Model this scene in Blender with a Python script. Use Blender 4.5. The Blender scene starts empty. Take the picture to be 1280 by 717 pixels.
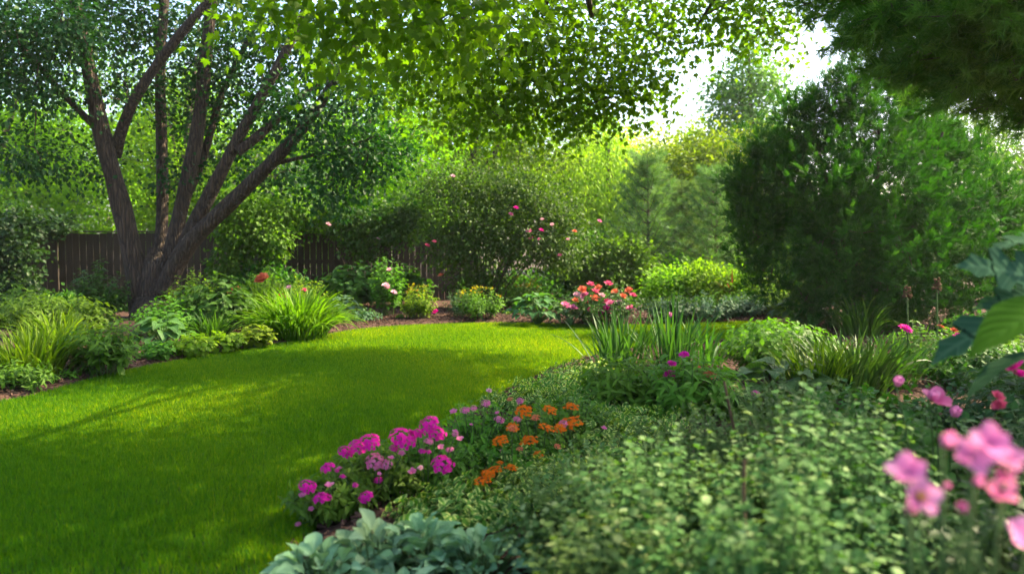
import bpy, math, random
import numpy as np
from mathutils import Vector

# ------------------------------------------------------------------ camera, sky, sun, exposure
SC = bpy.context.scene
COL = SC.collection
CAM_H = 1.5
PITCH = math.atan(0.0585)
FPX = 1000.0                                   # focal length in pixels of a 1280 wide picture
cam_data = bpy.data.cameras.new("camera")
cam_data.lens = 36.0 * FPX / 1280.0
cam_data.sensor_width = 36.0
cam_data.clip_start = 0.05
cam_data.clip_end = 2000.0
cam_data.dof.use_dof = True
cam_data.dof.focus_distance = 8.0
cam_data.dof.aperture_fstop = 1.5
HAZE = .0005
cam = bpy.data.objects.new("camera", cam_data)
cam.location = (0, 0, CAM_H)
cam.rotation_euler = (math.pi / 2 - PITCH, 0, 0)
COL.objects.link(cam)
SC.camera = cam

SUN_AZ = math.radians(66.0)                    # from straight ahead towards the right
SUN_EL = math.radians(46.0)
world = bpy.data.worlds.new("World")
SC.world = world
world.use_nodes = True
wn = world.node_tree
wn.nodes.clear()
w_out = wn.nodes.new("ShaderNodeOutputWorld")
w_bg = wn.nodes.new("ShaderNodeBackground")
w_sky = wn.nodes.new("ShaderNodeTexSky")
w_sky.sky_type = 'NISHITA'
w_sky.sun_disc = False
w_sky.sun_elevation = SUN_EL
w_sky.sun_rotation = SUN_AZ
w_sky.air_density = 1.0
w_sky.dust_density = 3.2
w_sky.ozone_density = 1.0
w_bg.inputs["Strength"].default_value = 0.15
wn.links.new(w_sky.outputs[0], w_bg.inputs[0])
wn.links.new(w_bg.outputs[0], w_out.inputs[0])

sun_data = bpy.data.lights.new("sun", 'SUN')
sun_data.energy = 5.0
sun_data.angle = math.radians(0.55)
sun_data.color = (1.0, 0.84, 0.54)
sun = bpy.data.objects.new("sun", sun_data)
SUN_DIR = Vector((math.sin(SUN_AZ) * math.cos(SUN_EL), math.cos(SUN_AZ) * math.cos(SUN_EL), math.sin(SUN_EL)))
sun.rotation_euler = SUN_DIR.to_track_quat('Z', 'Y').to_euler()
sun.location = (10, 20, 30)
COL.objects.link(sun)

SC.render.engine = 'CYCLES'
SC.view_settings.view_transform = 'Standard'
SC.view_settings.look = 'None'
SC.view_settings.exposure = 1.95
SC.view_settings.gamma = 1.0
SC.cycles.use_denoising = True
SC.cycles.max_bounces = 7
SC.cycles.diffuse_bounces = 4
SC.cycles.glossy_bounces = 2
SC.cycles.transmission_bounces = 5
SC.cycles.transparent_max_bounces = 4
SC.cycles.sample_clamp_indirect = 6.0
SC.cycles.use_adaptive_sampling = True
SC.cycles.adaptive_threshold = 0.02

# ------------------------------------------------------------------ small maths
_cp, _sp = math.cos(PITCH), math.sin(PITCH)


def at(px, py, Y):
    """The point Y metres ahead that the photo shows at pixel (px, py)."""
    a = (px - 640.0) / FPX
    b = (358.5 - py) / FPX
    dy = _cp + b * _sp
    dz = -_sp + b * _cp
    k = Y / dy
    return np.array([a * k, Y, CAM_H + dz * k])


def G(px, py, z=0.0):
    a = (px - 640.0) / FPX
    b = (358.5 - py) / FPX
    dy = _cp + b * _sp
    dz = -_sp + b * _cp
    k = (z - CAM_H) / dz
    return np.array([a * k, dy * k, z])


def nrm(v):
    return v / np.maximum(np.linalg.norm(v, axis=-1, keepdims=True), 1e-9)


def frames(d, n):
    """rotation matrices whose y column is d and whose z column is close to n"""
    y = nrm(d)
    x = np.cross(y, n)
    bad = np.linalg.norm(x, axis=-1) < 1e-4
    if bad.any():
        x[bad] = np.cross(y[bad], np.array([1.0, 0.13, 0.2]))
    x = nrm(x)
    z = np.cross(x, y)
    return np.stack([x, y, z], axis=-1)


def inside_poly(p, poly):
    x, y = p[:, 0], p[:, 1]
    res = np.zeros(len(p), bool)
    n = len(poly)
    for i in range(n):
        x1, y1 = poly[i]
        x2, y2 = poly[(i + 1) % n]
        if y1 == y2:
            continue
        c = ((y1 > y) != (y2 > y)) & (x < (x2 - x1) * (y - y1) / (y2 - y1) + x1)
        res ^= c
    return res


def dist_poly(p, poly):
    best = np.full(len(p), 1e9)
    n = len(poly)
    for i in range(n):
        a = np.array(poly[i]); b = np.array(poly[(i + 1) % n])
        ab = b - a
        t = np.clip(((p - a) @ ab) / max(ab @ ab, 1e-9), 0, 1)
        d = np.linalg.norm(p - (a + t[:, None] * ab), axis=1)
        best = np.minimum(best, d)
    return best


def chaikin(pts, rounds=2, closed=False):
    pts = np.asarray(pts, float)
    for _ in range(rounds):
        if closed:
            nx = np.roll(pts, -1, axis=0)
            q = pts * .75 + nx * .25
            r = pts * .25 + nx * .75
            pts = np.stack([q, r], 1).reshape(-1, pts.shape[1])
        else:
            a, b = pts[:-1], pts[1:]
            q = a * .75 + b * .25
            r = a * .25 + b * .75
            mid = np.stack([q, r], 1).reshape(-1, pts.shape[1])
            pts = np.vstack([pts[:1], mid, pts[-1:]])
    return pts


# ------------------------------------------------------------------ mesh accumulator
class MB:
    def __init__(self):
        self.V, self.L, self.T, self.A, self.U, self.M = [], [], [], [], [], []
        self.n = 0

    def add(self, verts, loops, tots, v=None, uv=None, mi=0):
        """verts (n,k,3): n copies of one template; loops, tots: the template's faces"""
        verts = np.asarray(verts, np.float32)
        if verts.ndim == 2:
            verts = verts[None]
        n, k, _ = verts.shape
        if n == 0:
            return
        loops = np.asarray(loops, np.int32); tots = np.asarray(tots, np.int32)
        off = (np.arange(n, dtype=np.int32) * k + self.n)[:, None]
        self.V.append(verts.reshape(-1, 3))
        self.L.append((loops[None] + off).ravel())
        self.T.append(np.tile(tots, n))
        if v is None:
            v = np.random.default_rng(n).random(n)
        self.A.append(np.repeat(np.asarray(v, np.float32), len(tots)))
        if uv is None:
            uv = np.zeros((k, 2), np.float32)
        self.U.append(np.tile(np.asarray(uv, np.float32)[loops], (n, 1)))
        self.M.append(np.full(n * len(tots), mi, np.int32))
        self.n += n * k

    def inst(self, tpl, pos, R, size, v=None, mi=0):
        tv, loops, tots, uv = tpl
        size = np.asarray(size, float)
        if size.ndim == 1:
            size = size[:, None]
        s = tv[None] * size[:, None, :]
        verts = np.einsum('nij,nkj->nki', R, s) + pos[:, None, :]
        self.add(verts, loops, tots, v, uv, mi)

    def build(self, name, mats, parent=None, smooth=True):
        me = bpy.data.meshes.new(name)
        V = np.concatenate(self.V); L = np.concatenate(self.L); T = np.concatenate(self.T)
        A = np.concatenate(self.A); U = np.concatenate(self.U); M = np.concatenate(self.M)
        if parent is not None:
            V = V - np.array(parent.location, np.float32)
        me.vertices.add(len(V)); me.loops.add(len(L)); me.polygons.add(len(T))
        me.vertices.foreach_set("co", np.ascontiguousarray(V, np.float32).ravel())
        me.loops.foreach_set("vertex_index", L)
        st = np.zeros(len(T), np.int32); st[1:] = np.cumsum(T)[:-1]
        me.polygons.foreach_set("loop_start", st)
        me.polygons.foreach_set("loop_total", T)
        me.polygons.foreach_set("use_smooth", np.full(len(T), smooth))
        if not isinstance(mats, (list, tuple)):
            mats = [mats]
        for m in mats:
            me.materials.append(m)
        me.polygons.foreach_set("material_index", M)
        at_ = me.attributes.new("v", 'FLOAT', 'FACE')
        at_.data.foreach_set("value", A)
        uvl = me.uv_layers.new(name="UVMap")
        uvl.data.foreach_set("uv", U.ravel())
        me.update(calc_edges=True)
        o = bpy.data.objects.new(name, me)
        COL.objects.link(o)
        if parent is not None:
            o.parent = parent
        return o


def thing(name, label, cat, loc, group=None):
    o = bpy.data.objects.new(name, None)
    o.empty_display_size = 0.1
    COL.objects.link(o)
    o.location = tuple(float(c) for c in loc)
    o["label"] = label
    o["category"] = cat
    if group:
        o["group"] = group
    return o


# ------------------------------------------------------------------ templates (x across, y along, z up), unit length
def T(verts, faces, uvs=None):
    v = np.array(verts, float)
    loops = [i for f in faces for i in f]
    tots = [len(f) for f in faces]
    if uvs is None:
        w = max(abs(v[:, 0]).max(), 1e-6)
        uvs = np.stack([v[:, 0] / w, v[:, 1]], 1)
    return v, np.array(loops, np.int32), np.array(tots, np.int32), np.array(uvs, float)


def leaf_small(w=.32, f=.10):
    return T([(0, 0, 0), (w, .48, f), (0, 1, -.06), (-w, .48, f)], [(0, 1, 2), (0, 2, 3)])


def leaf_oval(w=.3, f=.08, curl=.25, base=.34):
    z = lambda y: -curl * y * y
    return T([(0, 0, 0), (0, base, z(base)), (0, .7, z(.7)), (0, 1, z(1)),
              (w, base, z(base) + f), (w * .85, .68, z(.68) + f), (-w, base, z(base) + f), (-w * .85, .68, z(.68) + f)],
             [(0, 4, 1), (0, 1, 6), (1, 4, 5, 2), (1, 2, 7, 6), (2, 5, 3), (2, 3, 7)])


def leaf_grid(prof, fold=.1, curl=.4, cup=0.0, wave=0.0, rows=8, waves=3.0, seed=1):
    """larger leaf: half widths along the midrib, five vertices across"""
    rng = np.random.default_rng(seed)
    vs, uvs, fs = [], [], []
    cols = (-1, -.55, 0, .55, 1)
    ph = rng.random() * 6
    for i in range(rows + 1):
        t = i / rows
        w = np.interp(t, np.linspace(0, 1, len(prof)), prof)
        zc = -curl * t * t
        for c in cols:
            z = zc + fold * abs(c) * w * 2.2 + cup * (c * w) ** 2 * 4
            if wave and abs(c) == 1:
                z += wave * math.sin(t * 6.28 * waves + ph + (1.7 if c > 0 else 0)) * min(1, 4 * t * (1.05 - t) + .15)
            vs.append((c * w, t * (1 - .12 * curl * t), z))
            uvs.append((c, t))
    for i in range(rows):
        for j in range(4):
            a = i * 5 + j
            fs.append((a, a + 1, a + 6, a + 5))
    return T(vs, fs, uvs)


def leaf_maple(fold=.06):
    half = [(.03, .0), (.14, -.06), (.34, -.02), (.27, .10), (.56, .26), (.40, .34), (.52, .56), (.24, .50), (.20, .66), (.11, .70)]
    out = [(x, y) for x, y in half] + [(0, 1.0)] + [(-x, y) for x, y in reversed(half)]
    vs = [(0, .30, 0)] + [(x, y, fold * abs(x) * 2 - .18 * y * y - .1 * x * x) for x, y in out]
    n = len(out)
    fs = [(0, i + 1, (i + 1) % n + 1) for i in range(n)]
    return T(vs, fs)


def leaf_round(scal=7, curl=.12):
    vs = [(0, .45, 0)]
    n = scal * 2
    for i in range(n):
        a = 2 * math.pi * (i + .5) / n - math.pi / 2
        r = .5 if i % 2 else .43
        vs.append((math.cos(a) * r, .5 + math.sin(a) * r, -.05 + .08 * abs(math.cos(a)) - curl * (.5 + math.sin(a) * r) ** 2))
    fs = [(0, i + 1, (i + 1) % n + 1) for i in range(n)]
    return T(vs, fs)


def spray_yew(pairs=7):
    vs, fs = [], []
    rng = np.random.default_rng(5)
    for i in range(pairs):
        y = .08 + .80 * i / pairs
        L = .34 * (1.0 - .55 * i / pairs) + .03
        for s in (-1, 1):
            a = math.radians(42 + rng.uniform(-9, 9))
            dx, dy = math.sin(a) * s, math.cos(a)
            z1 = rng.uniform(-.05, .12)
            b = len(vs)
            px, py = -dy * s, dx * s
            w = .045
            vs += [(0, y, 0), (dx * L * .55 + px * w, y + dy * L * .55 + py * w, z1 * .6 + .03), (dx * L, y + dy * L, z1), (dx * L * .55 - px * w, y + dy * L * .55 - py * w, z1 * .6 - .0)]
            fs.append((b, b + 1, b + 2, b + 3))
    b = len(vs)
    vs += [(0, .7, 0), (.05, .86, .02), (0, 1, 0.02), (-.05, .86, .02)]
    fs.append((b, b + 1, b + 2, b + 3))
    return T(vs, fs)


def tuft_needles(n=22, w=.012, seed=3, ang=(25, 75)):
    rng = np.random.default_rng(seed)
    vs, fs = [], []
    for i in range(n):
        y0 = .45 * i / n
        ph = i * 2.4
        a = math.radians(rng.uniform(*ang))
        L = rng.uniform(.55, .75)
        d = np.array([math.sin(a) * math.cos(ph), math.cos(a), math.sin(a) * math.sin(ph)])
        side = nrm(np.cross(d, rng.normal(size=3)))
        p = np.array([0, y0, 0]); b = len(vs)
        vs += [tuple(p - side * w), tuple(p + side * w), tuple(p + d * L - np.array([0, 0, .06]))]
        fs.append((b, b + 1, b + 2))
    return T(vs, fs)


SMALL = leaf_small(); SMALL_N = leaf_small(.2, .06); SMALL_R = leaf_small(.42, .1)
OVAL = leaf_oval(); OVAL_N = leaf_oval(.17, .05, .3); OVAL_R = leaf_oval(.42, .1, .25, .3)
MAPLE = leaf_maple(); ROUND = leaf_round(); YEW = spray_yew(); TUFT = tuft_needles(20, .020); TUFT_L = tuft_needles(20, .026, 9, (15, 70))
HOSTA = leaf_grid([.02, .30, .42, .44, .40, .32, .22, .11, .0], .12, .55, 0, .012)
SPOON = leaf_grid([.05, .10, .22, .31, .35, .34, .29, .19, .03], .10, .35, .25, .045, 8, 2.2)


def leaf_lobed():
    """large deeply lobed leaf"""
    half = [(.02, 0), (.10, .03), (.26, -.02), (.20, .12), (.42, .16), (.40, .30), (.19, .33), (.17, .40), (.36, .52), (.32, .66), (.15, .62), (.13, .70), (.20, .84), (.10, .90)]
    vs, uvs, fs = [], [], []
    n = len(half)
    for x, y in half:                              # midrib vertices, right edge, left edge
        vs.append((0, max(y, 0), -.30 * y * y)); uvs.append((0, y))
    for s in (1, -1):
        for x, y in half:
            vs.append((s * x, y, .16 * x - .30 * y * y - .25 * x * x)); uvs.append((s * x * 2.3, y))
    vs.append((0, 1, -.34)); uvs.append((0, 1))
    for i in range(n - 1):
        fs.append((i, n + i, n + i + 1, i + 1))
        fs.append((i, i + 1, 2 * n + i + 1, 2 * n + i))
    fs.append((n - 1, 2 * n - 1, 3 * n)); fs.append((n - 1, 3 * n, 3 * n - 1))
    return T(vs, fs, uvs)


LOBED = leaf_lobed()


# ------------------------------------------------------------------ ribbons and tubes
def ribbons(mb, base, az, Ln, W, lean, curve, K=5, fold=.25, v=None, prof=None, twist=None, mi=0):
    n = len(base)
    t = np.linspace(0, 1, K + 1)
    th = lean[:, None] + curve[:, None] * t[None] ** 1.3
    seg = Ln[:, None] / K
    hor = np.cumsum(np.sin(th) * seg, 1); hor = np.concatenate([np.zeros((n, 1)), hor[:, :-1]], 1)
    ver = np.cumsum(np.cos(th) * seg, 1); ver = np.concatenate([np.zeros((n, 1)), ver[:, :-1]], 1)
    ca, sa = np.cos(az)[:, None], np.sin(az)[:, None]
    c = np.stack([base[:, None, 0] + hor * ca, base[:, None, 1] + hor * sa, base[:, None, 2] + ver], -1)
    if prof is None:
        prof = np.sqrt(np.clip(1 - t ** 2.2, 0, 1)) * (.75 + .25 * np.minimum(t * 4, 1))
    else:
        prof = np.interp(t, np.linspace(0, 1, len(prof)), prof)
    side = np.stack([-np.sin(az), np.cos(az), np.zeros(n)], -1)[:, None, :]
    up = np.stack([-np.cos(th) * ca, -np.cos(th) * sa, np.sin(th)], -1)
    if twist is not None:
        side = nrm(side * np.cos(twist)[:, None, None] + up * np.sin(twist)[:, None, None])
    hw = (W[:, None] * .5 * prof[None])[..., None]
    Lf = c + side * hw + up * hw * fold
    Rt = c - side * hw + up * hw * fold
    verts = np.stack([Lf, c, Rt], 2).reshape(n, (K + 1) * 3, 3)
    loops, tots, uv = [], [], []
    for i in range(K + 1):
        uv += [(-1, t[i]), (0, t[i]), (1, t[i])]
    for i in range(K):
        a = i * 3
        for j in (0, 1):
            loops += [a + j, a + j + 1, a + j + 4, a + j + 3]; tots.append(4)
    mb.add(verts, loops, tots, v, np.array(uv), mi)
    return c


def tubes(mb, P, R, S=6, v=None, mi=0):
    """P (n,K,3) centre lines, R (n,K) radii"""
    P = np.asarray(P, float); R = np.asarray(R, float)
    n, K, _ = P.shape
    t = np.gradient(P, axis=1); t = nrm(t)
    mt = nrm(t.mean(1) + 1e-6)
    ref = np.zeros((n, 3)); ref[np.arange(n), np.abs(mt).argmin(1)] = 1
    u = nrm(np.cross(t, ref[:, None, :])); w = np.cross(t, u)
    a = np.linspace(0, 2 * math.pi, S, endpoint=False)
    ring = P[:, :, None, :] + R[:, :, None, None] * (np.cos(a)[None, None, :, None] * u[:, :, None] + np.sin(a)[None, None, :, None] * w[:, :, None])
    verts = ring.reshape(n, K * S, 3)
    loops, tots, uv = [], [], []
    for i in range(K):
        for j in range(S):
            uv.append((j / S, i / max(K - 1, 1)))
    for i in range(K - 1):
        for j in range(S):
            j2 = (j + 1) % S
            loops += [i * S + j, i * S + j2, (i + 1) * S + j2, (i + 1) * S + j]; tots.append(4)
    top = (K - 1) * S
    loops += [top + j for j in range(S)]; tots.append(S)
    mb.add(verts, loops, tots, v, np.array(uv), mi)


def stem_tube(mb, pts, r0, r1, S=14, rounds=3, flare=0.0, rough=0.0, seed=0, mi=0):
    pts = np.asarray(pts, float)
    p = chaikin(pts, rounds)
    L = np.concatenate([[0], np.cumsum(np.linalg.norm(np.diff(p, axis=0), axis=1))]); L /= L[-1]
    r = r0 + (r1 - r0) * L
    if flare:
        r = r * (1 + flare * np.exp(-L * 9))
    if rough:
        rng = np.random.default_rng(seed)
        r = r * (1 + rough * np.interp(L, np.linspace(0, 1, 14), rng.normal(size=14)))
    tubes(mb, p[None], r[None], S, None, mi)
    return p, r


def box(mb, c, s, rz=0.0, v=None, mi=0):
    x, y, z = s[0] / 2, s[1] / 2, s[2] / 2
    b = np.array([(-x, -y, -z), (x, -y, -z), (x, y, -z), (-x, y, -z), (-x, -y, z), (x, -y, z), (x, y, z), (-x, y, z)])
    ca, sa = math.cos(rz), math.sin(rz)
    b = b @ np.array([[ca, sa, 0], [-sa, ca, 0], [0, 0, 1]]) + np.array(c)
    mb.add(b, [0, 3, 2, 1, 4, 5, 6, 7, 0, 1, 5, 4, 1, 2, 6, 5, 2, 3, 7, 6, 3, 0, 4, 7], [4] * 6, None if v is None else [v], None, mi)


# ------------------------------------------------------------------ materials
MATS = {}


def new_mat(name):
    m = bpy.data.materials.new(name)
    m.use_nodes = True
    nt = m.node_tree
    nt.nodes.clear()
    return m, nt


def N(nt, kind, **kw):
    n = nt.nodes.new(kind)
    for k, val in kw.items():
        if k.startswith('i_'):
            key = k[2:]
            n.inputs[int(key) if key.isdigit() else key.replace('_', ' ')].default_value = val
        else:
            setattr(n, k, val)
    return n


def ramp(nt, cols, fac):
    r = nt.nodes.new("ShaderNodeValToRGB")
    e = r.color_ramp.elements
    while len(e) < len(cols):
        e.new(.5)
    for i, c in enumerate(cols):
        e[i].position = i / (len(cols) - 1)
        e[i].color = (*c, 1)
    nt.links.new(fac, r.inputs[0])
    return r.outputs[0]


def leaf_mat(name, dark, mid, light, trans=.42, rough=.5, spec=.3, edge=None, veins=0.0, warm=1.35, huevar=.02):
    m, nt = new_mat(name)
    lk = nt.links.new
    out = N(nt, "ShaderNodeOutputMaterial")
    at_ = N(nt, "ShaderNodeAttribute", attribute_name="v")
    col = ramp(nt, [dark, mid, light], at_.outputs["Fac"])
    oi = N(nt, "ShaderNodeObjectInfo")
    hv = N(nt, "ShaderNodeHueSaturation")
    mr = N(nt, "ShaderNodeMapRange"); mr.inputs[3].default_value = .5 - huevar; mr.inputs[4].default_value = .5 + huevar
    lk(oi.outputs["Random"], mr.inputs[0]); lk(mr.outputs[0], hv.inputs["Hue"])
    mv = N(nt, "ShaderNodeMapRange"); mv.inputs[3].default_value = .82; mv.inputs[4].default_value = 1.18
    lk(oi.outputs["Random"], mv.inputs[0]); lk(mv.outputs[0], hv.inputs["Value"])
    lk(col, hv.inputs["Color"])
    col = hv.outputs[0]
    if edge is not None or veins:
        uv = N(nt, "ShaderNodeUVMap")
        sx = N(nt, "ShaderNodeSeparateXYZ"); lk(uv.outputs[0], sx.inputs[0])
        ab = N(nt, "ShaderNodeMath", operation='ABSOLUTE'); lk(sx.outputs[0], ab.inputs[0])
    bump = None
    if veins:
        a1 = N(nt, "ShaderNodeMath", operation='MULTIPLY_ADD'); lk(ab.outputs[0], a1.inputs[0]); a1.inputs[1].default_value = -.30; lk(sx.outputs[1], a1.inputs[2])
        a2 = N(nt, "ShaderNodeMath", operation='MULTIPLY'); lk(a1.outputs[0], a2.inputs[0]); a2.inputs[1].default_value = 52.0
        a3 = N(nt, "ShaderNodeMath", operation='SINE'); lk(a2.outputs[0], a3.inputs[0])
        a4 = N(nt, "ShaderNodeMapRange"); lk(a3.outputs[0], a4.inputs[0]); a4.inputs[1].default_value = .82; a4.inputs[2].default_value = 1.0
        mid_ = N(nt, "ShaderNodeMapRange"); lk(ab.outputs[0], mid_.inputs[0]); mid_.inputs[1].default_value = .10; mid_.inputs[2].default_value = .03
        mx = N(nt, "ShaderNodeMath", operation='MAXIMUM'); lk(a4.outputs[0], mx.inputs[0]); lk(mid_.outputs[0], mx.inputs[1])
        mxx = N(nt, "ShaderNodeMath", operation='MULTIPLY'); lk(mx.outputs[0], mxx.inputs[0]); mxx.inputs[1].default_value = veins
        mc = N(nt, "ShaderNodeMixRGB"); lk(mxx.outputs[0], mc.inputs[0]); lk(col, mc.inputs[1]); mc.inputs[2].default_value = (*[min(1, c * 1.7 + .04) for c in light], 1)
        col = mc.outputs[0]
        bump = N(nt, "ShaderNodeBump"); bump.inputs["Strength"].default_value = .25; bump.inputs["Distance"].default_value = .004
        lk(a3.outputs[0], bump.inputs["Height"])
    if edge is not None:
        ns = N(nt, "ShaderNodeTexNoise"); ns.inputs["Scale"].default_value = 90
        geo = N(nt, "ShaderNodeTexCoord"); lk(geo.outputs["Object"], ns.inputs["Vector"])
        ad = N(nt, "ShaderNodeMath", operation='MULTIPLY_ADD'); lk(ns.outputs[0], ad.inputs[0]); ad.inputs[1].default_value = .9; lk(ab.outputs[0], ad.inputs[2])
        m2 = N(nt, "ShaderNodeMapRange"); lk(ad.outputs[0], m2.inputs[0]); m2.inputs[1].default_value = .95; m2.inputs[2].default_value = 1.12
        mc = N(nt, "ShaderNodeMixRGB"); lk(m2.outputs[0], mc.inputs[0]); lk(col, mc.inputs[1]); mc.inputs[2].default_value = (*edge, 1)
        col = mc.outputs[0]
    pb = N(nt, "ShaderNodeBsdfPrincipled")
    lk(col, pb.inputs["Base Color"])
    pb.inputs["Roughness"].default_value = rough + .08
    pb.inputs["Specular IOR Level"].default_value = spec * .45
    tr = N(nt, "ShaderNodeBsdfTranslucent")
    tc = N(nt, "ShaderNodeMixRGB", blend_type='MULTIPLY'); tc.inputs[0].default_value = 1.0
    lk(col, tc.inputs[1]); tc.inputs[2].default_value = (warm * 1.12, warm * 1.22, .40, 1) if not isinstance(warm, tuple) else (*warm, .4, 1)
    lk(tc.outputs[0], tr.inputs["Color"])
    if bump:
        lk(bump.outputs[0], pb.inputs["Normal"])
    mx = N(nt, "ShaderNodeMixShader"); mx.inputs[0].default_value = trans
    lk(pb.outputs[0], mx.inputs[1]); lk(tr.outputs[0], mx.inputs[2])
    lk(mx.outputs[0], out.inputs[0])
    MATS[name] = m
    return m


def petal_mat(name, a, b, trans=.35, rough=.6):
    m, nt = new_mat(name)
    lk = nt.links.new
    out = N(nt, "ShaderNodeOutputMaterial")
    at_ = N(nt, "ShaderNodeAttribute", attribute_name="v")
    uv = N(nt, "ShaderNodeUVMap"); sx = N(nt, "ShaderNodeSeparateXYZ"); lk(uv.outputs[0], sx.inputs[0])
    mixf = N(nt, "ShaderNodeMath", operation='MULTIPLY_ADD'); lk(at_.outputs["Fac"], mixf.inputs[0]); mixf.inputs[1].default_value = .6
    s2 = N(nt, "ShaderNodeMath", operation='MULTIPLY'); lk(sx.outputs[1], s2.inputs[0]); s2.inputs[1].default_value = .4
    lk(s2.outputs[0], mixf.inputs[2])
    col = ramp(nt, [a, b], mixf.outputs[0])
    pb = N(nt, "ShaderNodeBsdfPrincipled"); lk(col, pb.inputs["Base Color"])
    pb.inputs["Roughness"].default_value = rough + .2; pb.inputs["Specular IOR Level"].default_value = .06
    tr = N(nt, "ShaderNodeBsdfTranslucent"); lk(col, tr.inputs["Color"])
    mx = N(nt, "ShaderNodeMixShader"); mx.inputs[0].default_value = trans
    lk(pb.outputs[0], mx.inputs[1]); lk(tr.outputs[0], mx.inputs[2]); lk(mx.outputs[0], out.inputs[0])
    return m


def bark_mat(name, dark, light, scale=9.0, stretch=.16, strength=.9, dist=.03):
    m, nt = new_mat(name)
    lk = nt.links.new
    out = N(nt, "ShaderNodeOutputMaterial")
    tc = N(nt, "ShaderNodeTexCoord")
    mp = N(nt, "ShaderNodeMapping"); mp.inputs["Scale"].default_value = (scale, scale, scale * stretch)
    lk(tc.outputs["Object"], mp.inputs[0])
    nz = N(nt, "ShaderNodeTexNoise"); nz.inputs["Scale"].default_value = .8; nz.inputs["Detail"].default_value = 5
    lk(mp.outputs[0], nz.inputs["Vector"])
    ad = N(nt, "ShaderNodeVectorMath", operation='MULTIPLY_ADD'); lk(nz.outputs["Color"], ad.inputs[0]); ad.inputs[1].default_value = (1.2, 1.2, 1.2); lk(mp.outputs[0], ad.inputs[2])
    vo = N(nt, "ShaderNodeTexVoronoi", feature='DISTANCE_TO_EDGE'); vo.inputs["Scale"].default_value = 1.6
    lk(ad.outputs[0], vo.inputs["Vector"])
    mr = N(nt, "ShaderNodeMapRange"); lk(vo.outputs["Distance"], mr.inputs[0]); mr.inputs[1].default_value = .0; mr.inputs[2].default_value = .32
    fine = N(nt, "ShaderNodeTexNoise"); fine.inputs["Scale"].default_value = 6; fine.inputs["Detail"].default_value = 6; lk(mp.outputs[0], fine.inputs["Vector"])
    mul = N(nt, "ShaderNodeMath", operation='MULTIPLY_ADD'); lk(fine.outputs[0], mul.inputs[0]); mul.inputs[1].default_value = .55; lk(mr.outputs[0], mul.inputs[2])
    col = ramp(nt, [dark, [(a + b) / 2 for a, b in zip(dark, light)], light], mul.outputs[0])
    pb = N(nt, "ShaderNodeBsdfPrincipled"); lk(col, pb.inputs["Base Color"]); pb.inputs["Roughness"].default_value = .9
    bp = N(nt, "ShaderNodeBump"); bp.inputs["Strength"].default_value = strength; bp.inputs["Distance"].default_value = dist
    lk(mul.outputs[0], bp.inputs["Height"]); lk(bp.outputs[0], pb.inputs["Normal"])
    lk(pb.outputs[0], out.inputs[0])
    return m


def plain_mat(name, cols, scale=20.0, rough=.85, bump=.4, dist=.02, use_v=False):
    m, nt = new_mat(name)
    lk = nt.links.new
    out = N(nt, "ShaderNodeOutputMaterial")
    tc = N(nt, "ShaderNodeTexCoord")
    nz = N(nt, "ShaderNodeTexNoise"); nz.inputs["Scale"].default_value = scale; nz.inputs["Detail"].default_value = 7; nz.inputs["Roughness"].default_value = .65
    lk(tc.outputs["Object"], nz.inputs["Vector"])
    mr = N(nt, "ShaderNodeMapRange"); lk(nz.outputs[0], mr.inputs[0]); mr.inputs[1].default_value = .3; mr.inputs[2].default_value = .7
    fac = mr.outputs[0]
    if use_v:
        at_ = N(nt, "ShaderNodeAttribute", attribute_name="v")
        mu = N(nt, "ShaderNodeMath", operation='MULTIPLY_ADD'); lk(at_.outputs["Fac"], mu.inputs[0]); mu.inputs[1].default_value = .7
        m3 = N(nt, "ShaderNodeMath", operation='MULTIPLY'); lk(fac, m3.inputs[0]); m3.inputs[1].default_value = .3
        lk(m3.outputs[0], mu.inputs[2]); fac = mu.outputs[0]
    col = ramp(nt, cols, fac)
    pb = N(nt, "ShaderNodeBsdfPrincipled"); lk(col, pb.inputs["Base Color"]); pb.inputs["Roughness"].default_value = rough
    pb.inputs["Specular IOR Level"].default_value = .2
    bp = N(nt, "ShaderNodeBump"); bp.inputs["Strength"].default_value = bump; bp.inputs["Distance"].default_value = dist
    lk(nz.outputs[0], bp.inputs["Height"]); lk(bp.outputs[0], pb.inputs["Normal"])
    lk(pb.outputs[0], out.inputs[0])
    return m


def wood_mat(name, dark, light):
    m, nt = new_mat(name)
    lk = nt.links.new
    out = N(nt, "ShaderNodeOutputMaterial")
    tc = N(nt, "ShaderNodeTexCoord")
    mp = N(nt, "ShaderNodeMapping"); mp.inputs["Scale"].default_value = (22, 22, 1.4); lk(tc.outputs["Object"], mp.inputs[0])
    nz = N(nt, "ShaderNodeTexNoise"); nz.inputs["Scale"].default_value = 1.5; nz.inputs["Detail"].default_value = 8; lk(mp.outputs[0], nz.inputs["Vector"])
    at_ = N(nt, "ShaderNodeAttribute", attribute_name="v")
    mu = N(nt, "ShaderNodeMath", operation='MULTIPLY_ADD'); lk(at_.outputs["Fac"], mu.inputs[0]); mu.inputs[1].default_value = .45
    m3 = N(nt, "ShaderNodeMath", operation='MULTIPLY'); lk(nz.outputs[0], m3.inputs[0]); m3.inputs[1].default_value = .65
    lk(m3.outputs[0], mu.inputs[2])
    col = ramp(nt, [dark, light], mu.outputs[0])
    pb = N(nt, "ShaderNodeBsdfPrincipled"); lk(col, pb.inputs["Base Color"]); pb.inputs["Roughness"].default_value = .85
    bp = N(nt, "ShaderNodeBump"); bp.inputs["Strength"].default_value = .4; bp.inputs["Distance"].default_value = .01
    lk(nz.outputs[0], bp.inputs["Height"]); lk(bp.outputs[0], pb.inputs["Normal"])
    lk(pb.outputs[0], out.inputs[0])
    return m


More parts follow.
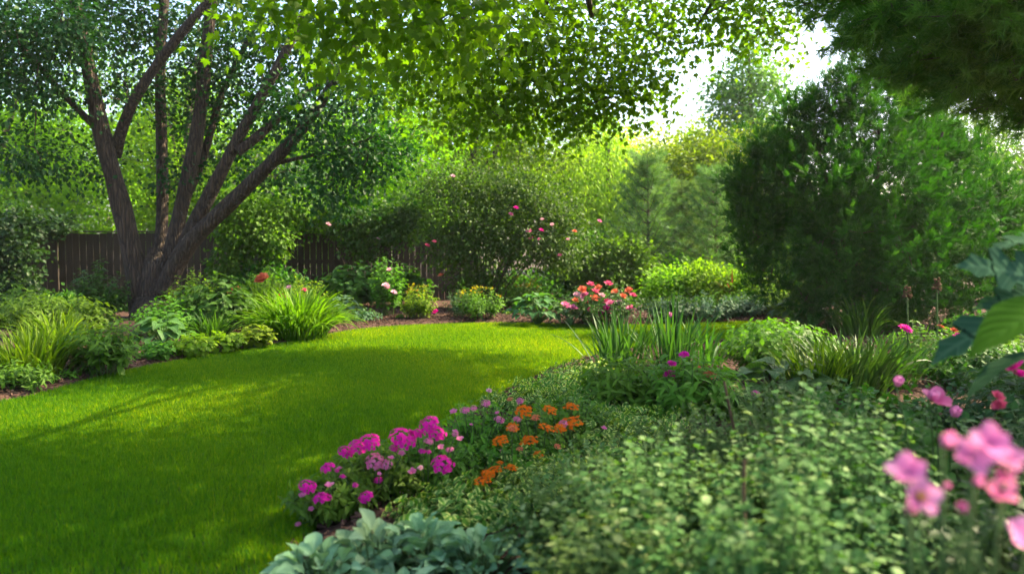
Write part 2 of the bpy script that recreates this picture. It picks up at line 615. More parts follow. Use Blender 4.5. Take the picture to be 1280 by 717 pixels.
# greens (linear base colours)
LM = leaf_mat
GRASS = LM("grass_blade", (.0135, .092, .003), (.037, .152, .004), (.100, .240, .006), .55, .5, .25, huevar=0, warm=(6.2, 2.5))
LILY = LM("lily_leaf", (.05, .13, .006), (.085, .19, .009), (.14, .25, .015), .45, .42, .4)
IRISM = LM("iris_leaf", (.024, .075, .016), (.040, .11, .022), (.065, .155, .032), .32, .4, .45)
MIDG = LM("mid_green_leaf", (.025, .07, .012), (.045, .115, .018), (.08, .17, .025), .40, .45, .35)
BRIGHT = LM("bright_green_leaf", (.045, .11, .012), (.08, .18, .016), (.13, .25, .025), .45, .45, .35)
LIME = LM("lime_leaf", (.085, .17, .010), (.14, .25, .014), (.22, .33, .02), .45, .5, .3)
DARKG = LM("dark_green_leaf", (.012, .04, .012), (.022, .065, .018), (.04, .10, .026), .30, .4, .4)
BLUEG = LM("blue_green_leaf", (.03, .085, .035), (.05, .12, .055), (.085, .165, .085), .30, .5, .35)
TREEL = LM("big_tree_leaf", (.011, .042, .008), (.018, .060, .012), (.034, .095, .022), .36, .42, .4, warm=1.2)
MAPLEM = LM("maple_leaf", (.045, .13, .006), (.075, .19, .008), (.12, .25, .011), .60, .5, .25, warm=1.5)
BACKB = LM("sunny_tree_leaf", (.06, .15, .008), (.10, .23, .011), (.16, .31, .018), .60, .5, .3)
BACKO = LM("olive_tree_leaf", (.055, .125, .010), (.10, .19, .015), (.17, .27, .03), .58, .45, .35)
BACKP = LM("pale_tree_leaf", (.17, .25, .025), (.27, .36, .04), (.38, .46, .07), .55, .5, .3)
BACKY = LM("yellow_tree_leaf", (.07, .13, .010), (.115, .18, .014), (.19, .24, .02), .50, .5, .3)
BACKC = LM("cool_tree_leaf", (.06, .14, .035), (.10, .20, .06), (.16, .28, .10), .50, .45, .35)
YEWM = LM("yew_needle", (.014, .046, .008), (.029, .086, .011), (.065, .14, .016), .30, .5, .3)
PINEM = LM("pine_needle", (.035, .11, .018), (.075, .19, .03), (.13, .27, .05), .45, .5, .3)
PINEL = LM("young_pine_needle", (.045, .095, .035), (.085, .155, .06), (.15, .24, .095), .35, .5, .3)
SAGE = LM("sage_leaf", (.115, .22, .105), (.175, .30, .155), (.24, .37, .21), .25, .65, .2, veins=.35, warm=.8)
PALEV = LM("pale_small_leaf", (.030, .085, .014), (.095, .185, .050), (.36, .43, .20), .35, .55, .3, warm=1.1)
VARIE = LM("variegated_leaf", (.045, .12, .014), (.075, .175, .022), (.13, .25, .045), .38, .5, .35, edge=(.48, .54, .17))
HOSTAM = LM("hosta_leaf", (.03, .085, .02), (.05, .125, .028), (.075, .17, .04), .35, .42, .4, veins=.35)
HOSTAB = LM("blue_hosta_leaf", (.05, .11, .065), (.08, .155, .095), (.12, .21, .13), .30, .5, .35, veins=.3)
BIGL = LM("big_lobed_leaf", (.012, .045, .022), (.02, .06, .03), (.03, .085, .045), .28, .8, .06, veins=.3, warm=1.0)
BIGLB = LM("big_bright_leaf", (.016, .06, .004), (.022, .072, .005), (.03, .10, .008), .30, .8, .04, veins=.10)
ORTIP = LM("orange_tip_leaf", (.30, .13, .012), (.27, .22, .014), (.20, .26, .018), .4, .5, .3)
REDTIP = LM("red_blade", (.14, .02, .02), (.25, .05, .04), (.34, .10, .06), .35, .45, .3)
STEMM = plain_mat("green_stem", [(.04, .09, .02), (.07, .13, .03)], 30, .6, .1)
TWIG = plain_mat("brown_twig", [(.06, .035, .02), (.15, .09, .05)], 60, .85, .5)
BARKB = bark_mat("big_tree_bark", (.012, .008, .006), (.095, .061, .038), 13, .10, 1.0, .05)
BARKS = bark_mat("small_tree_bark", (.02, .014, .010), (.10, .075, .055), 16, .2, .7, .02)
MAGENTA = petal_mat("magenta_petal", (.56, .005, .24), (.74, .025, .40))
PINKP = petal_mat("pink_petal", (.60, .07, .26), (.74, .28, .44))
PALEP = petal_mat("pale_pink_petal", (.70, .30, .42), (.80, .55, .60))
ROSEP = petal_mat("rose_petal", (.54, .03, .13), (.70, .15, .27))
CORAL = petal_mat("coral_petal", (.60, .10, .05), (.70, .22, .12))
ORANGE = petal_mat("orange_petal", (.62, .09, .004), (.72, .19, .008))
YELLOWC = petal_mat("flower_centre", (.45, .25, .01), (.60, .42, .04))
BLUSH = petal_mat("blush_pink_petal", (.62, .13, .38), (.75, .34, .56), .4)

# ------------------------------------------------------------------ the setting: ground, lawn, beds
LAWN_PX = [(0, 507), (60, 491), (130, 471), (200, 456), (300, 438), (380, 426), (440, 413), (520, 407), (640, 404), (740, 408), (840, 407), (945, 402)]
LAWN = [(-7.5, 4.0), (-6.6, 6.5)] + [tuple(G(*p)[:2]) for p in LAWN_PX] + [(5.1, 13.9), (4.4, 12.3), (3.0, 11.6), (1.6, 10.9), (.75, 9.9), (.1, 8.4), (-.35, 7.0),
        (-.72, 5.8), (-.98, 4.8), (-1.02, 4.1), (-1.06, 3.6), (-1.15, 2.6), (-1.5, 1.2), (-4.0, .8), (-7.0, 1.5)]
LAWN = chaikin(np.array(LAWN), 3, True)


def bed_height(p):
    d = dist_poly(p, LAWN[::2])
    ins = inside_poly(p, LAWN)
    return np.where(ins, np.clip(-d * .5, -.05, 0), np.clip(d * .35, 0, .07)) - .012


def structure(name, mb, mats):
    o = mb.build(name, mats)
    o["kind"] = "structure"
    return o


SOIL = plain_mat("soil", [(.035, .024, .016), (.085, .06, .04)], 6, .95, .6, .03)
MULCH = plain_mat("bark_mulch", [(.022, .012, .009), (.07, .036, .026), (.13, .075, .055)], 34, .95, 1.0, .03)
CHIP = plain_mat("mulch_chip", [(.02, .011, .008), (.075, .038, .027), (.19, .115, .08)], 40, .9, .4, .005, True)
TURF = plain_mat("turf_soil", [(.02, .045, .006), (.04, .085, .008)], 40, .95, .5, .02)

mb = MB()
mb.add(np.array([(-900, -900, -.09), (900, -900, -.09), (900, 900, -.09), (-900, 900, -.09)]), [0, 1, 2, 3], [4])
structure("ground", mb, SOIL)

gx = np.arange(-15, 15.01, .12); gy = np.arange(.2, 24.01, .12)
X, Y = np.meshgrid(gx, gy)
p2 = np.stack([X.ravel(), Y.ravel()], 1)
rg = np.random.default_rng(2)
Z = bed_height(p2) + rg.normal(size=len(p2)) * .010
nx, ny = len(gx), len(gy)
ii = (np.arange(ny - 1)[:, None] * nx + np.arange(nx - 1)[None]).ravel()
mb = MB()
mb.add(np.column_stack([p2, Z]), np.stack([ii, ii + 1, ii + nx + 1, ii + nx], 1).ravel(), np.full(len(ii), 4))
structure("mulch_bed", mb, MULCH)

mb = MB()
mb.add(np.column_stack([LAWN, np.zeros(len(LAWN))]), list(range(len(LAWN))), [len(LAWN)])
structure("lawn", mb, TURF)

# grass blades on the lawn
rg = np.random.default_rng(11)


def lawn_points(n, y0, y1):
    pts = np.column_stack([rg.uniform(-7, 5.3, n), rg.uniform(y0, y1, n)])
    pts = pts[np.abs(pts[:, 0]) < pts[:, 1] * .72 + 1.2]
    return pts[inside_poly(pts, LAWN)]


mb = MB()
for n, y0, y1, w, h in ((260000, 1.2, 3.6, .0050, .050), (420000, 3.6, 6.0, .0045, .050), (520000, 6.0, 9.5, .0065, .052), (480000, 9.5, 15.0, .009, .052)):
    p = lawn_points(n, y0, y1)
    k = len(p)
    patch = .5 + .5 * np.sin(p[:, 0] * 1.7 + np.sin(p[:, 1] * 1.3)) * np.cos(p[:, 1] * 1.1 + p[:, 0] * .6)
    base = np.column_stack([p, np.full(k, -.004)])
    ribbons(mb, base, rg.uniform(0, 6.283, k), h * rg.uniform(.6, 1.25, k), w * rg.uniform(.7, 1.3, k), rg.uniform(0, .45, k), rg.uniform(.1, 1.0, k),
            2, .35, np.clip(.18 + .3 * patch + rg.normal(size=k) * .2, 0, 1), [1, .8, .02])
o = mb.build("lawn_grass", GRASS)
o["kind"] = "stuff"; o["label"] = "short bright green mown grass covering the lawn"; o["category"] = "grass"

# chips of bark lying on the beds
rg = np.random.default_rng(12)
c = np.column_stack([rg.uniform(-9, 5.5, 90000), rg.uniform(2.5, 17, 90000)])
dl = dist_poly(c, LAWN[::2]); ins = inside_poly(c, LAWN)
keep = (~ins & (dl < 2.6) & (np.abs(c[:, 0]) < c[:, 1] * .7 + .6)) | (ins & (dl < .05) & (rg.random(len(c)) < .4))
c = c[keep]
z = np.maximum(bed_height(c), 0) + rg.uniform(.002, .022, len(c))
k = len(c)
CHIP_T = T([(-.5, -.5, 0), (.5, -.5, 0), (.42, .5, .0), (-.4, .5, 0), (-.5, -.5, 1), (.5, -.5, 1), (.42, .5, 1), (-.4, .5, 1)],
           [(4, 5, 6, 7), (0, 1, 5, 4), (1, 2, 6, 5), (2, 3, 7, 6), (3, 0, 4, 7)])
d = np.column_stack([rg.normal(size=(k, 2)), rg.normal(size=k) * .25])
mb = MB()
mb.inst(CHIP_T, np.column_stack([c, z]), frames(d, np.array([0, 0, 1.0]) + rg.normal(size=(k, 3)) * .35),
        np.column_stack([rg.uniform(.008, .022, k), rg.uniform(.02, .065, k), rg.uniform(.003, .008, k)]), rg.random(k) ** 1.4)
o = mb.build("mulch_chips", CHIP, smooth=False)
o["kind"] = "stuff"; o["label"] = "brown bark chips scattered over the flower beds"; o["category"] = "mulch"

# ------------------------------------------------------------------ foliage builders
def lobes_points(lobes, rng, shell=.35):
    cs, os_ = [], []
    for c, r, n in lobes:
        c = np.array(c, float)
        r = np.array([r, r, r], float) if np.isscalar(r) else np.array(r, float)
        d = nrm(rng.normal(size=(n, 3)))
        rad = rng.random(n) ** shell * rng.uniform(.8, 1.12, n)
        cs.append(c + d * rad[:, None] * r)
        os_.append(nrm(d / r))
    return np.concatenate(cs), np.concatenate(os_)


def foliage(mb, C, O, per, cr, tpl, size, rng, droop=.35, up=1.0, flat=.65, outw=.6, mi=0, vb=(.0, 1.0), jit=(.7, 1.25)):
    n = len(C) * per
    cc = np.repeat(C, per, 0); oo = np.repeat(O, per, 0)
    off = rng.normal(size=(n, 3)) * cr * np.array([1, 1, flat])
    pos = cc + off
    pos[:, 2] = np.maximum(pos[:, 2], .03)
    d = oo * outw + nrm(off) * .6 + rng.normal(size=(n, 3)) * .45 - np.array([0, 0, droop])
    nn = oo * .5 + np.array([0, 0, up]) + rng.normal(size=(n, 3)) * .55
    v = np.clip(np.repeat(rng.random(len(C)), per) * .45 + rng.random(n) * .55, 0, 1) * (vb[1] - vb[0]) + vb[0]
    s = size * rng.uniform(*jit, n)
    mb.inst(tpl, pos, frames(d, nn), s, v, mi)


def limbs(mb, nodes, C, rng, r=.02, S=5, frac=1.0, sag=.1, cap=260):
    """thin branches that grow from the skeleton to the clumps"""
    nodes = np.array(nodes, float)
    if len(C) > cap:
        C = C[rng.choice(len(C), cap, replace=False)]
    d0 = np.min(np.linalg.norm(C[:, None] - nodes[None], axis=2), 1)
    P, R = [], []
    for i in np.argsort(d0):
        c = C[i]
        dist = np.linalg.norm(nodes - c, axis=1) + .6 * np.maximum(nodes[:, 2] - c[2], 0)
        a = nodes[dist.argmin()]
        L = np.linalg.norm(c - a)
        if L < .05:
            continue
        m1 = a * .66 + c * .34 + rng.normal(size=3) * L * .06 + np.array([0, 0, sag * L])
        m2 = a * .33 + c * .67 + rng.normal(size=3) * L * .06 + np.array([0, 0, sag * L * .8])
        P.append([a, m1, m2, c]); rr = min(r * (.5 + L * .7), r * 2.2)
        R.append([rr, rr * .75, rr * .5, rr * .25])
        nodes = np.vstack([nodes, m1, m2, c])
    if P:
        tubes(mb, np.array(P), np.array(R), S)


def make_tree(name, label, cat, group, base, stems, lobes, leafm, barkm, tpl=SMALL, size=.09, per=26, cr=.3, seed=1, droop=.35, limb_r=.02, cap=220, shell=.35, flat=.65, up=1.0, parts=('trunk', 'crown')):
    """stems: list of (points, radius at the bottom, radius at the top, flare)"""
    rng = np.random.default_rng(seed)
    root = thing(name, label, cat, base, group)
    mb = MB(); nodes = []
    for k, (pts, r0, r1, fl) in enumerate(stems):
        p, r = stem_tube(mb, pts, r0, r1, 14 if r0 > .08 else 7, 3, fl, .05, seed + k)
        nodes += list(p[len(p) // 3::3])
    C, O = lobes_points(lobes, rng, shell)
    limbs(mb, nodes, C, rng, limb_r, 5, cap=cap)
    mb.build(parts[0], barkm, root)
    mb = MB()
    foliage(mb, C, O, per, cr, tpl, size, rng, droop=droop, flat=flat, up=up)
    mb.build(parts[1], leafm, root)
    return root


def shoots(mb, base, R, H, ns, m, tpl, size, rng, tipv=0.0, low=.72, start=.25, droop=.25, ell=1.0, stem_r=.004, taper=.3, mi=0, smi=1, erect=.55, spread=.9, vb=(0, 1)):
    """a clump of leafy shoots rising from the ground"""
    base = np.array(base, float)
    ph = rng.uniform(0, 6.283, ns); rho = np.sqrt(rng.random(ns))
    hd = np.stack([np.cos(ph), np.sin(ph) * ell, np.zeros(ns)], 1)
    top = H * np.sqrt(1 - .72 * rho ** 2) * rng.uniform(low, 1.08, ns)
    r0 = base + hd * (rho * R * .4)[:, None]
    tip = base + hd * (rho * R)[:, None]; tip[:, 2] = base[2] + top
    K = 5
    t = np.linspace(0, 1, K)
    P = r0[:, None] + (tip - r0)[:, None] * np.stack([t ** 1.4, t ** 1.4, t ** .85], 1)[None]
    if stem_r:
        tubes(mb, P, np.broadcast_to(stem_r * (1 - .6 * t)[None], (ns, K)), 4, None, smi)
    tl = np.clip(np.linspace(start, 1, m)[None] + rng.normal(size=(ns, m)) * .03, .05, 1.0)
    pw = np.stack([tl ** 1.4, tl ** 1.4, tl ** .85], -1)
    pos = (r0[:, None] + (tip - r0)[:, None] * pw).reshape(-1, 3)
    tan = nrm(np.repeat(tip - r0, m, 0) * np.array([1.2, 1.2, 1]))
    phi = (np.arange(m)[None] * 2.4 + rng.uniform(0, 6.28, ns)[:, None] + rng.normal(size=(ns, m)) * .3).ravel()
    u = nrm(np.cross(tan, np.array([.31, .92, .22]))); w = np.cross(tan, u)
    rad = np.cos(phi)[:, None] * u + np.sin(phi)[:, None] * w
    d = rad * spread + tan * erect + np.array([0, 0, -droop]) + rng.normal(size=rad.shape) * .18
    nn = tan * .8 + np.array([0, 0, .7]) - rad * .2 + rng.normal(size=rad.shape) * .25
    s = size * rng.uniform(.7, 1.2, len(pos)) * (1 - taper * tl.ravel() ** 2)
    v = np.clip(np.repeat(rng.random(ns), m) * .4 + rng.random(len(pos)) * .35 + .25 * tl.ravel() * rng.random(len(pos)), 0, 1) * (vb[1] - vb[0]) + vb[0]
    if tipv:
        v = np.clip(v * (1 - tipv) + tipv * (tl.ravel() ** 4 * np.repeat(rng.random(ns) ** .6, m) * rng.uniform(.6, 1.15, len(pos))), 0, 1)
    mb.inst(tpl, pos, frames(d, nn), s, v, mi)
    return tip


def leafy_plant(name, label, cat, group, base, R, H, ns, m, tpl, size, mat, seed, **kw):
    rng = np.random.default_rng(seed)
    root = thing(name, label, cat, base, group)
    mb = MB()
    tips = shoots(mb, base, R, H, ns, m, tpl, size, rng, **kw)
    mb.build("foliage", [mat, STEMM], root)
    return root, tips


def strap_plant(name, label, cat, group, base, R, H, n, W, mat, seed, lean=(.0, .55), curve=(.3, 1.6), ell=1.0, fold=.3):
    rng = np.random.default_rng(seed)
    root = thing(name, label, cat, base, group)
    mb = MB()
    ph = rng.uniform(0, 6.283, n); rho = np.sqrt(rng.random(n))
    b = np.array(base) + np.stack([np.cos(ph) * rho * R * .6, np.sin(ph) * rho * R * .6 * ell, np.zeros(n)], 1)
    az = ph + rng.normal(size=n) * .6
    ribbons(mb, b, az, H * rng.uniform(.75, 1.35, n), W * rng.uniform(.7, 1.25, n), rng.uniform(*lean, n) * (.3 + rho), rng.uniform(*curve, n) * (.4 + .8 * rho), 7, fold,
            rng.random(n), None, rng.normal(size=n) * .35)
    mb.build("foliage", mat, root)
    return root


def hosta_plant(name, label, cat, group, base, R, H, n, size, mat, seed, tpl=HOSTA, w=1.0):
    rng = np.random.default_rng(seed)
    root = thing(name, label, cat, base, group)
    mb = MB()
    i = np.arange(n); ph = i * 2.39996 + rng.normal(size=n) * .25
    rho = ((i + .5) / n) ** .6
    hd = np.stack([np.cos(ph), np.sin(ph), np.zeros(n)], 1)
    base = np.array(base, float)
    tip = base + hd * (rho * R * .72)[:, None]; tip[:, 2] = base[2] + H * (1 - .62 * rho ** 1.5) * rng.uniform(.85, 1.1, n)
    r0 = base + hd * (.06 * R)
    t = np.linspace(0, 1, 5)
    P = r0[:, None] + (tip - r0)[:, None] * np.stack([t ** 1.3, t ** 1.3, t ** .8], 1)[None]
    tubes(mb, P, np.broadcast_to(.005 * (1 - .4 * t)[None], (n, 5)), 4, None, 1)
    d = hd * (.55 + .5 * rho)[:, None] + np.array([0, 0, .45])[None] * (1 - rho)[:, None] + rng.normal(size=(n, 3)) * .12
    nn = np.array([0, 0, 1.0]) - hd * .2 + rng.normal(size=(n, 3)) * .2
    s = size * rng.uniform(.75, 1.15, n)
    mb.inst(tpl, tip, frames(d, nn), np.column_stack([s * w, s, s]), rng.random(n))
    mb.build("foliage", [mat, STEMM], root)
    return root


def shrub(name, label, cat, group, base, lobes, mat, seed, tpl=OVAL, size=.07, per=16, cr=.12, nst=14, droop=.25, stem_r=.012, barkm=None, shell=.4, up=1.0):
    rng = np.random.default_rng(seed)
    root = thing(name, label, cat, base, group)
    C, O = lobes_points(lobes, rng, shell)
    C[:, 2] = np.maximum(C[:, 2], .08)
    mb = MB()
    sel = C[rng.choice(len(C), min(len(C), nst), replace=False)]
    b = np.array(base, float)
    n = len(sel)
    r0 = b + np.column_stack([rng.normal(size=(n, 2)) * .08, np.full(n, -.03)])
    t = np.linspace(0, 1, 6)
    P = r0[:, None] + (sel - r0)[:, None] * np.stack([t ** 1.3, t ** 1.3, t ** .9], 1)[None]
    tubes(mb, P, np.broadcast_to(stem_r * (1.2 - .9 * t)[None], (n, 6)), 6)
    mb.build("branch_frame", barkm or BARKS, root)
    mb = MB()
    foliage(mb, C, O, per, cr, tpl, size, rng, droop=droop, up=up)
    mb.build("foliage", mat, root)
    return root, C


# ------------------------------------------------------------------ flowers (one mesh per kind, shared by its copies)
PETAL_W = leaf_grid([.12, .30, .44, .46, .36, .12], .05, -.15, .1, .03, 6, 1.5, 4)
PETAL_N = leaf_oval(.22, .04, .15)


def flower_mesh(kind, mats, seed):
    rng = np.random.default_rng(seed)
    mb = MB()
    if kind == 'umbel':                         # dome of many small five-petalled florets
        n = 34
        i = np.arange(n) + .5
        z = 1 - i / n * .95; ph = i * 2.39996
        rr = np.sqrt(1 - z * z)
        C = np.stack([rr * np.cos(ph) * .5, rr * np.sin(ph) * .5, z * .32], 1) + rng.normal(size=(n, 3)) * .03
        O = nrm(np.stack([rr * np.cos(ph), rr * np.sin(ph), z * .9 + .1], 1) + rng.normal(size=(n, 3)) * .2)
        fr = frames(np.cross(O, [.3, .8, .1]), O)
        for p in range(5):
            a = p * 2 * math.pi / 5
            d = fr[:, :, 0] * math.cos(a) + fr[:, :, 1] * math.sin(a) + O * .12
            mb.inst(leaf_small(.36, .0), C, frames(d, O), .135 * rng.uniform(.85, 1.2, n), np.clip(rng.random(n) * .8 + rng.normal(size=n) * .1, 0, 1))
        tubes(mb, np.stack([np.repeat([[0, 0, -.12]], n, 0), C * .6 + [0, 0, -.04], C], 1), np.full((n, 3), .008), 3, None, 1)
    elif kind == 'flat_umbel':
        n = 30
        i = np.arange(n) + .5
        r = np.sqrt(i / n); ph = i * 2.39996
        C = np.stack([r * np.cos(ph) * .5, r * np.sin(ph) * .5, .14 - .26 * r ** 2], 1) + rng.normal(size=(n, 3)) * .045
        O = nrm(np.array([0, 0, 1.0]) + C * .8 + rng.normal(size=(n, 3)) * .25)
        fr = frames(np.cross(O, [.3, .8, .1]), O)
        for p in range(5):
            a = p * 2 * math.pi / 5
            d = fr[:, :, 0] * math.cos(a) + fr[:, :, 1] * math.sin(a) + O * .1
            mb.inst(leaf_small(.38, .0), C, frames(d, O), .125 * rng.uniform(.85, 1.2, n), rng.random(n))
        tubes(mb, np.stack([np.repeat([[0, 0, -.3]], n, 0), C * .6 + [0, 0, -.12], C], 1), np.full((n, 3), .008), 3, None, 1)
    elif kind == 'rose':
        for ring, (k, el, sz) in enumerate(((5, .25, .52), (5, .75, .46), (5, 1.1, .38), (3, 1.35, .28))):
            a = np.arange(k) * 2 * math.pi / k + ring * .6 + rng.normal(size=k) * .12
            d = np.stack([np.cos(a) * math.cos(el), np.sin(a) * math.cos(el), np.full(k, math.sin(el))], 1)
            nn = np.stack([-np.cos(a) * math.sin(el), -np.sin(a) * math.sin(el), np.full(k, math.cos(el))], 1)
            mb.inst(PETAL_W, d * .04 + [0, 0, .02 * ring], frames(d, nn), sz * rng.uniform(.9, 1.1, k), rng.random(k))
        tubes(mb, np.array([[[0, 0, -.25], [0, 0, -.1], [0, 0, .02]]]), np.array([[.03, .06, .09]]), 6, None, 1)
    elif kind == 'daisy':
        for ring, (k, el, sz) in enumerate(((15, .12, .5), (13, .35, .42), (10, .7, .28))):
            a = np.arange(k) * 2 * math.pi / k + ring * .3 + rng.normal(size=k) * .08
            d = np.stack([np.cos(a) * math.cos(el), np.sin(a) * math.cos(el), np.full(k, math.sin(el))], 1)
            nn = np.stack([-np.cos(a) * math.sin(el), -np.sin(a) * math.sin(el), np.full(k, math.cos(el))], 1)
            mb.inst(PETAL_N, d * .04 + [0, 0, .03 * ring], frames(d, nn), sz * rng.uniform(.88, 1.1, k), rng.random(k))
        tubes(mb, np.array([[[0, 0, -.3], [0, 0, -.1], [0, 0, .0]]]), np.array([[.02, .05, .10]]), 6, None, 1)
    elif kind == 'open_bloom':                  # five broad overlapping petals
        for k in range(5):
            a = k * 2 * math.pi / 5 + rng.normal() * .1
            el = .35 + rng.normal() * .12
            d = np.array([[math.cos(a) * math.cos(el), math.sin(a) * math.cos(el), math.sin(el)]])
            nn = np.array([[-math.cos(a) * math.sin(el), -math.sin(a) * math.sin(el), math.cos(el)]]) + rng.normal(size=(1, 3)) * .08
            mb.inst(PETAL_W, d * .03, frames(d, nn), np.array([.55 * rng.uniform(.9, 1.1)]), rng.random(1))
        tubes(mb, np.array([[[0, 0, -.3], [0, 0, -.12], [0, 0, .02]]]), np.array([[.025, .05, .07]]), 6, None, 1)
    elif kind == 'bud':
        for k in range(5):
            a = k * 2 * math.pi / 5
            d = np.array([[math.cos(a) * .5, math.sin(a) * .5, 1.0]])
            nn = np.array([[-math.cos(a), -math.sin(a), .5]])
            mb.inst(PETAL_W, np.array([[math.cos(a) * .06, math.sin(a) * .06, 0.0]]), frames(d, nn), np.array([.75]), rng.random(1))
        t = np.linspace(0, 1, 7)
        tubes(mb, np.stack([np.zeros(7), np.zeros(7), t * .62], 1)[None], (.20 * np.sin(np.clip(t * 2.7 + .35, 0, math.pi)) + .01)[None], 9)
        tubes(mb, np.array([[[0, 0, -.3], [0, 0, -.1], [0, 0, .12]]]), np.array([[.03, .08, .16]]), 7, None, 1)
    o = mb.build(kind, mats)
    me = o.data
    bpy.data.objects.remove(o)
    return me


def centre_mesh():
    mb = MB()
    rng = np.random.default_rng(3)
    t = np.linspace(0, 1, 6)
    tubes(mb, np.stack([np.zeros(6), np.zeros(6), t * .22], 1)[None], np.array([[.085, .10, .095, .075, .05, .01]]), 10)
    n = 26
    d = nrm(rng.normal(size=(n, 3)) + [0, 0, 1.3])
    tubes(mb, np.stack([np.zeros((n, 3)) + [0, 0, .08], d * .13 + [0, 0, .1], d * .2 + [0, 0, .1]], 1), np.tile([.008, .008, .018], (n, 1)), 4)
    o = mb.build("flower_center", YELLOWC)
    me = o.data
    bpy.data.objects.remove(o)
    return me


FM = {}
for key, kind, m in (('magenta', 'umbel', MAGENTA), ('pinkumbel', 'umbel', PINKP), ('orange', 'flat_umbel', ORANGE), ('coralumbel', 'flat_umbel', CORAL), ('rose', 'rose', ROSEP), ('coral', 'rose', CORAL), ('pinkrose', 'rose', PINKP), ('magrose', 'rose', MAGENTA),
                     ('blushrose', 'rose', PALEP), ('daisy', 'daisy', MAGENTA), ('pinkdaisy', 'daisy', PINKP), ('orangedaisy', 'daisy', CORAL), ('bloom', 'open_bloom', BLUSH), ('smallbloom', 'open_bloom', PINKP), ('bud', 'bud', BLUSH)):
    FM[key] = [flower_mesh(kind, [m, STEMM], 31 + s) for s in range(2 if kind != 'open_bloom' else 3)]
CENTRE = centre_mesh()
_fr = random.Random(4)


def flower(root, key, pos, size, tilt=None, center=False, stalk=True, name="flower", back=0.5):
    o = bpy.data.objects.new(name, _fr.choice(FM[key]))
    COL.objects.link(o)
    o.parent = root
    o.location = Vector([float(c) for c in pos]) - root.location
    if tilt is None:
        tilt = (_fr.uniform(-.1, .75), _fr.uniform(-.45, .45))    # leaning towards the viewer's side
    o.rotation_euler = (tilt[0], tilt[1], _fr.uniform(-.5, .5))
    s = size * _fr.uniform(.88, 1.12)
    o.scale = (s, s, s)
    if center:
        c = bpy.data.objects.new("flower_center", CENTRE)
        COL.objects.link(c); c.parent = o
    return o


def stalks(mb, base, heads, r=.003, mi=1):
    base = np.array(base, float); H = np.array(heads, float)
    n = len(H)
    if n == 0:
        return
    g = np.column_stack([base[:2] + (H[:, :2] - base[:2]) * .45, np.full(n, base[2])])
    t = np.linspace(0, 1, 6)
    P = g[:, None] + (H - g)[:, None] * np.stack([t ** 1.5, t ** 1.5, t], 1)[None]
    tubes(mb, P, np.full((n, 6), r), 5, None, mi)

# ------------------------------------------------------------------ fence
FW = wood_mat("weathered_board", (.014, .010, .006), (.068, .046, .030))
F0 = np.array([-15.0, 17.0]); F1 = np.array([-.9, 19.4])
FD = (F1 - F0) / np.linalg.norm(F1 - F0); FL = np.linalg.norm(F1 - F0); FA = math.atan2(FD[1], FD[0]); FNRM = np.array([FD[1], -FD[0]])
fence = thing("wooden_fence", "dark weathered board fence running behind the multi-stemmed tree", "fence", (F0[0], F0[1], 0))
rf = random.Random(8)
bay = 2.45
nb = int(FL // bay) + 1
for b in range(nb):
    s0 = b * bay
    mb = MB()
    x = s0 + .07
    while x < s0 + bay - .07 and x < FL:
        w = rf.uniform(.125, .15)
        h = 1.60 + rf.uniform(-.02, .02)
        c = F0 + FD * (x + w / 2) + FNRM * (.0 + rf.uniform(-.004, .004))
        box(mb, (c[0], c[1], .05 + h / 2), (w - .008, .020, h), FA + rf.uniform(-.006, .006), rf.random())
        x += w
    if mb.n:
        mb.build("board_panel", FW, fence, smooth=False)
    mb = MB()
    c = F0 + FD * s0 + FNRM * .012
    box(mb, (c[0], c[1], .87), (.10, .10, 1.80), FA, .5)
    box(mb, (c[0], c[1], 1.785), (.125, .125, .03), FA, .4)
    mb.build("post", FW, fence, smooth=False)
for z in (.35, 1.0, 1.52):
    mb = MB()
    c = F0 + FD * FL / 2 - FNRM * .03
    box(mb, (c[0], c[1], z), (FL, .038, .09), FA, .3)
    mb.build("rail", FW, fence, smooth=False)
mb = MB()
c = F0 + FD * FL / 2 + FNRM * .005
box(mb, (c[0], c[1], 1.69), (FL, .085, .03), FA, .6)
mb.build("cap_rail", FW, fence, smooth=False)

# ------------------------------------------------------------------ the multi-stemmed tree on the left
D = 15.0
def st(pts, d0, d1=None):
    d1 = d0 if d1 is None else d1
    k = len(pts)
    return [at(x, y, d0 + (d1 - d0) * i / max(k - 1, 1)) for i, (x, y) in enumerate(pts)]

tb = G(190, 402)
stems = [
    ([(tb[0], tb[1], -.5), (tb[0], tb[1], .0), at(190, 380, D), at(193, 350, D), at(197, 330, D), at(200, 312, D + .05)], .47, .22, .15),
    (st([(176, 390), (172, 350), (163, 305), (150, 250), (126, 165), (108, 70), (94, 0), (84, -70)], D - .05, D - .5), .205, .085, .1),
    (st([(144, 195), (152, 160), (172, 115), (215, 55), (262, 0), (310, -60)], D - .1, D - 1.0), .105, .06, 0),
    (st([(196, 340), (203, 290), (203, 200), (199, 80), (206, 0), (208, -80)], D + .5, D + 1.4), .125, .085, 0),
    (st([(205, 370), (216, 305), (236, 220), (250, 150), (259, 50), (266, 0), (270, -70)], D + .05, D + .3), .165, .08, 0),
    (st([(215, 350), (232, 300), (268, 232), (300, 168), (322, 130), (352, 75), (380, 20), (400, -50)], D, D - .4), .145, .055, 0),
    (st([(205, 365), (226, 315), (262, 278), (310, 233), (380, 162), (425, 90), (446, 55), (470, -20)], D - .15, D - .9), .175, .055, .0),
    (st([(296, 190), (330, 165), (372, 122), (420, 92), (450, 40)], D - .2, D + .6), .10, .035, 0),
    (st([(222, 262), (250, 215), (275, 120), (300, 70), (330, 10)], D + .3, D + 1.0), .09, .04, 0),
    (st([(126, 165), (80, 120), (30, 60), (-20, 20)], D - .3, D - .8), .07, .03, 0),
    (st([(340, 205), (385, 195), (430, 185), (470, 170)], D - .4, D - .9), .045, .015, 0),
]
L = []
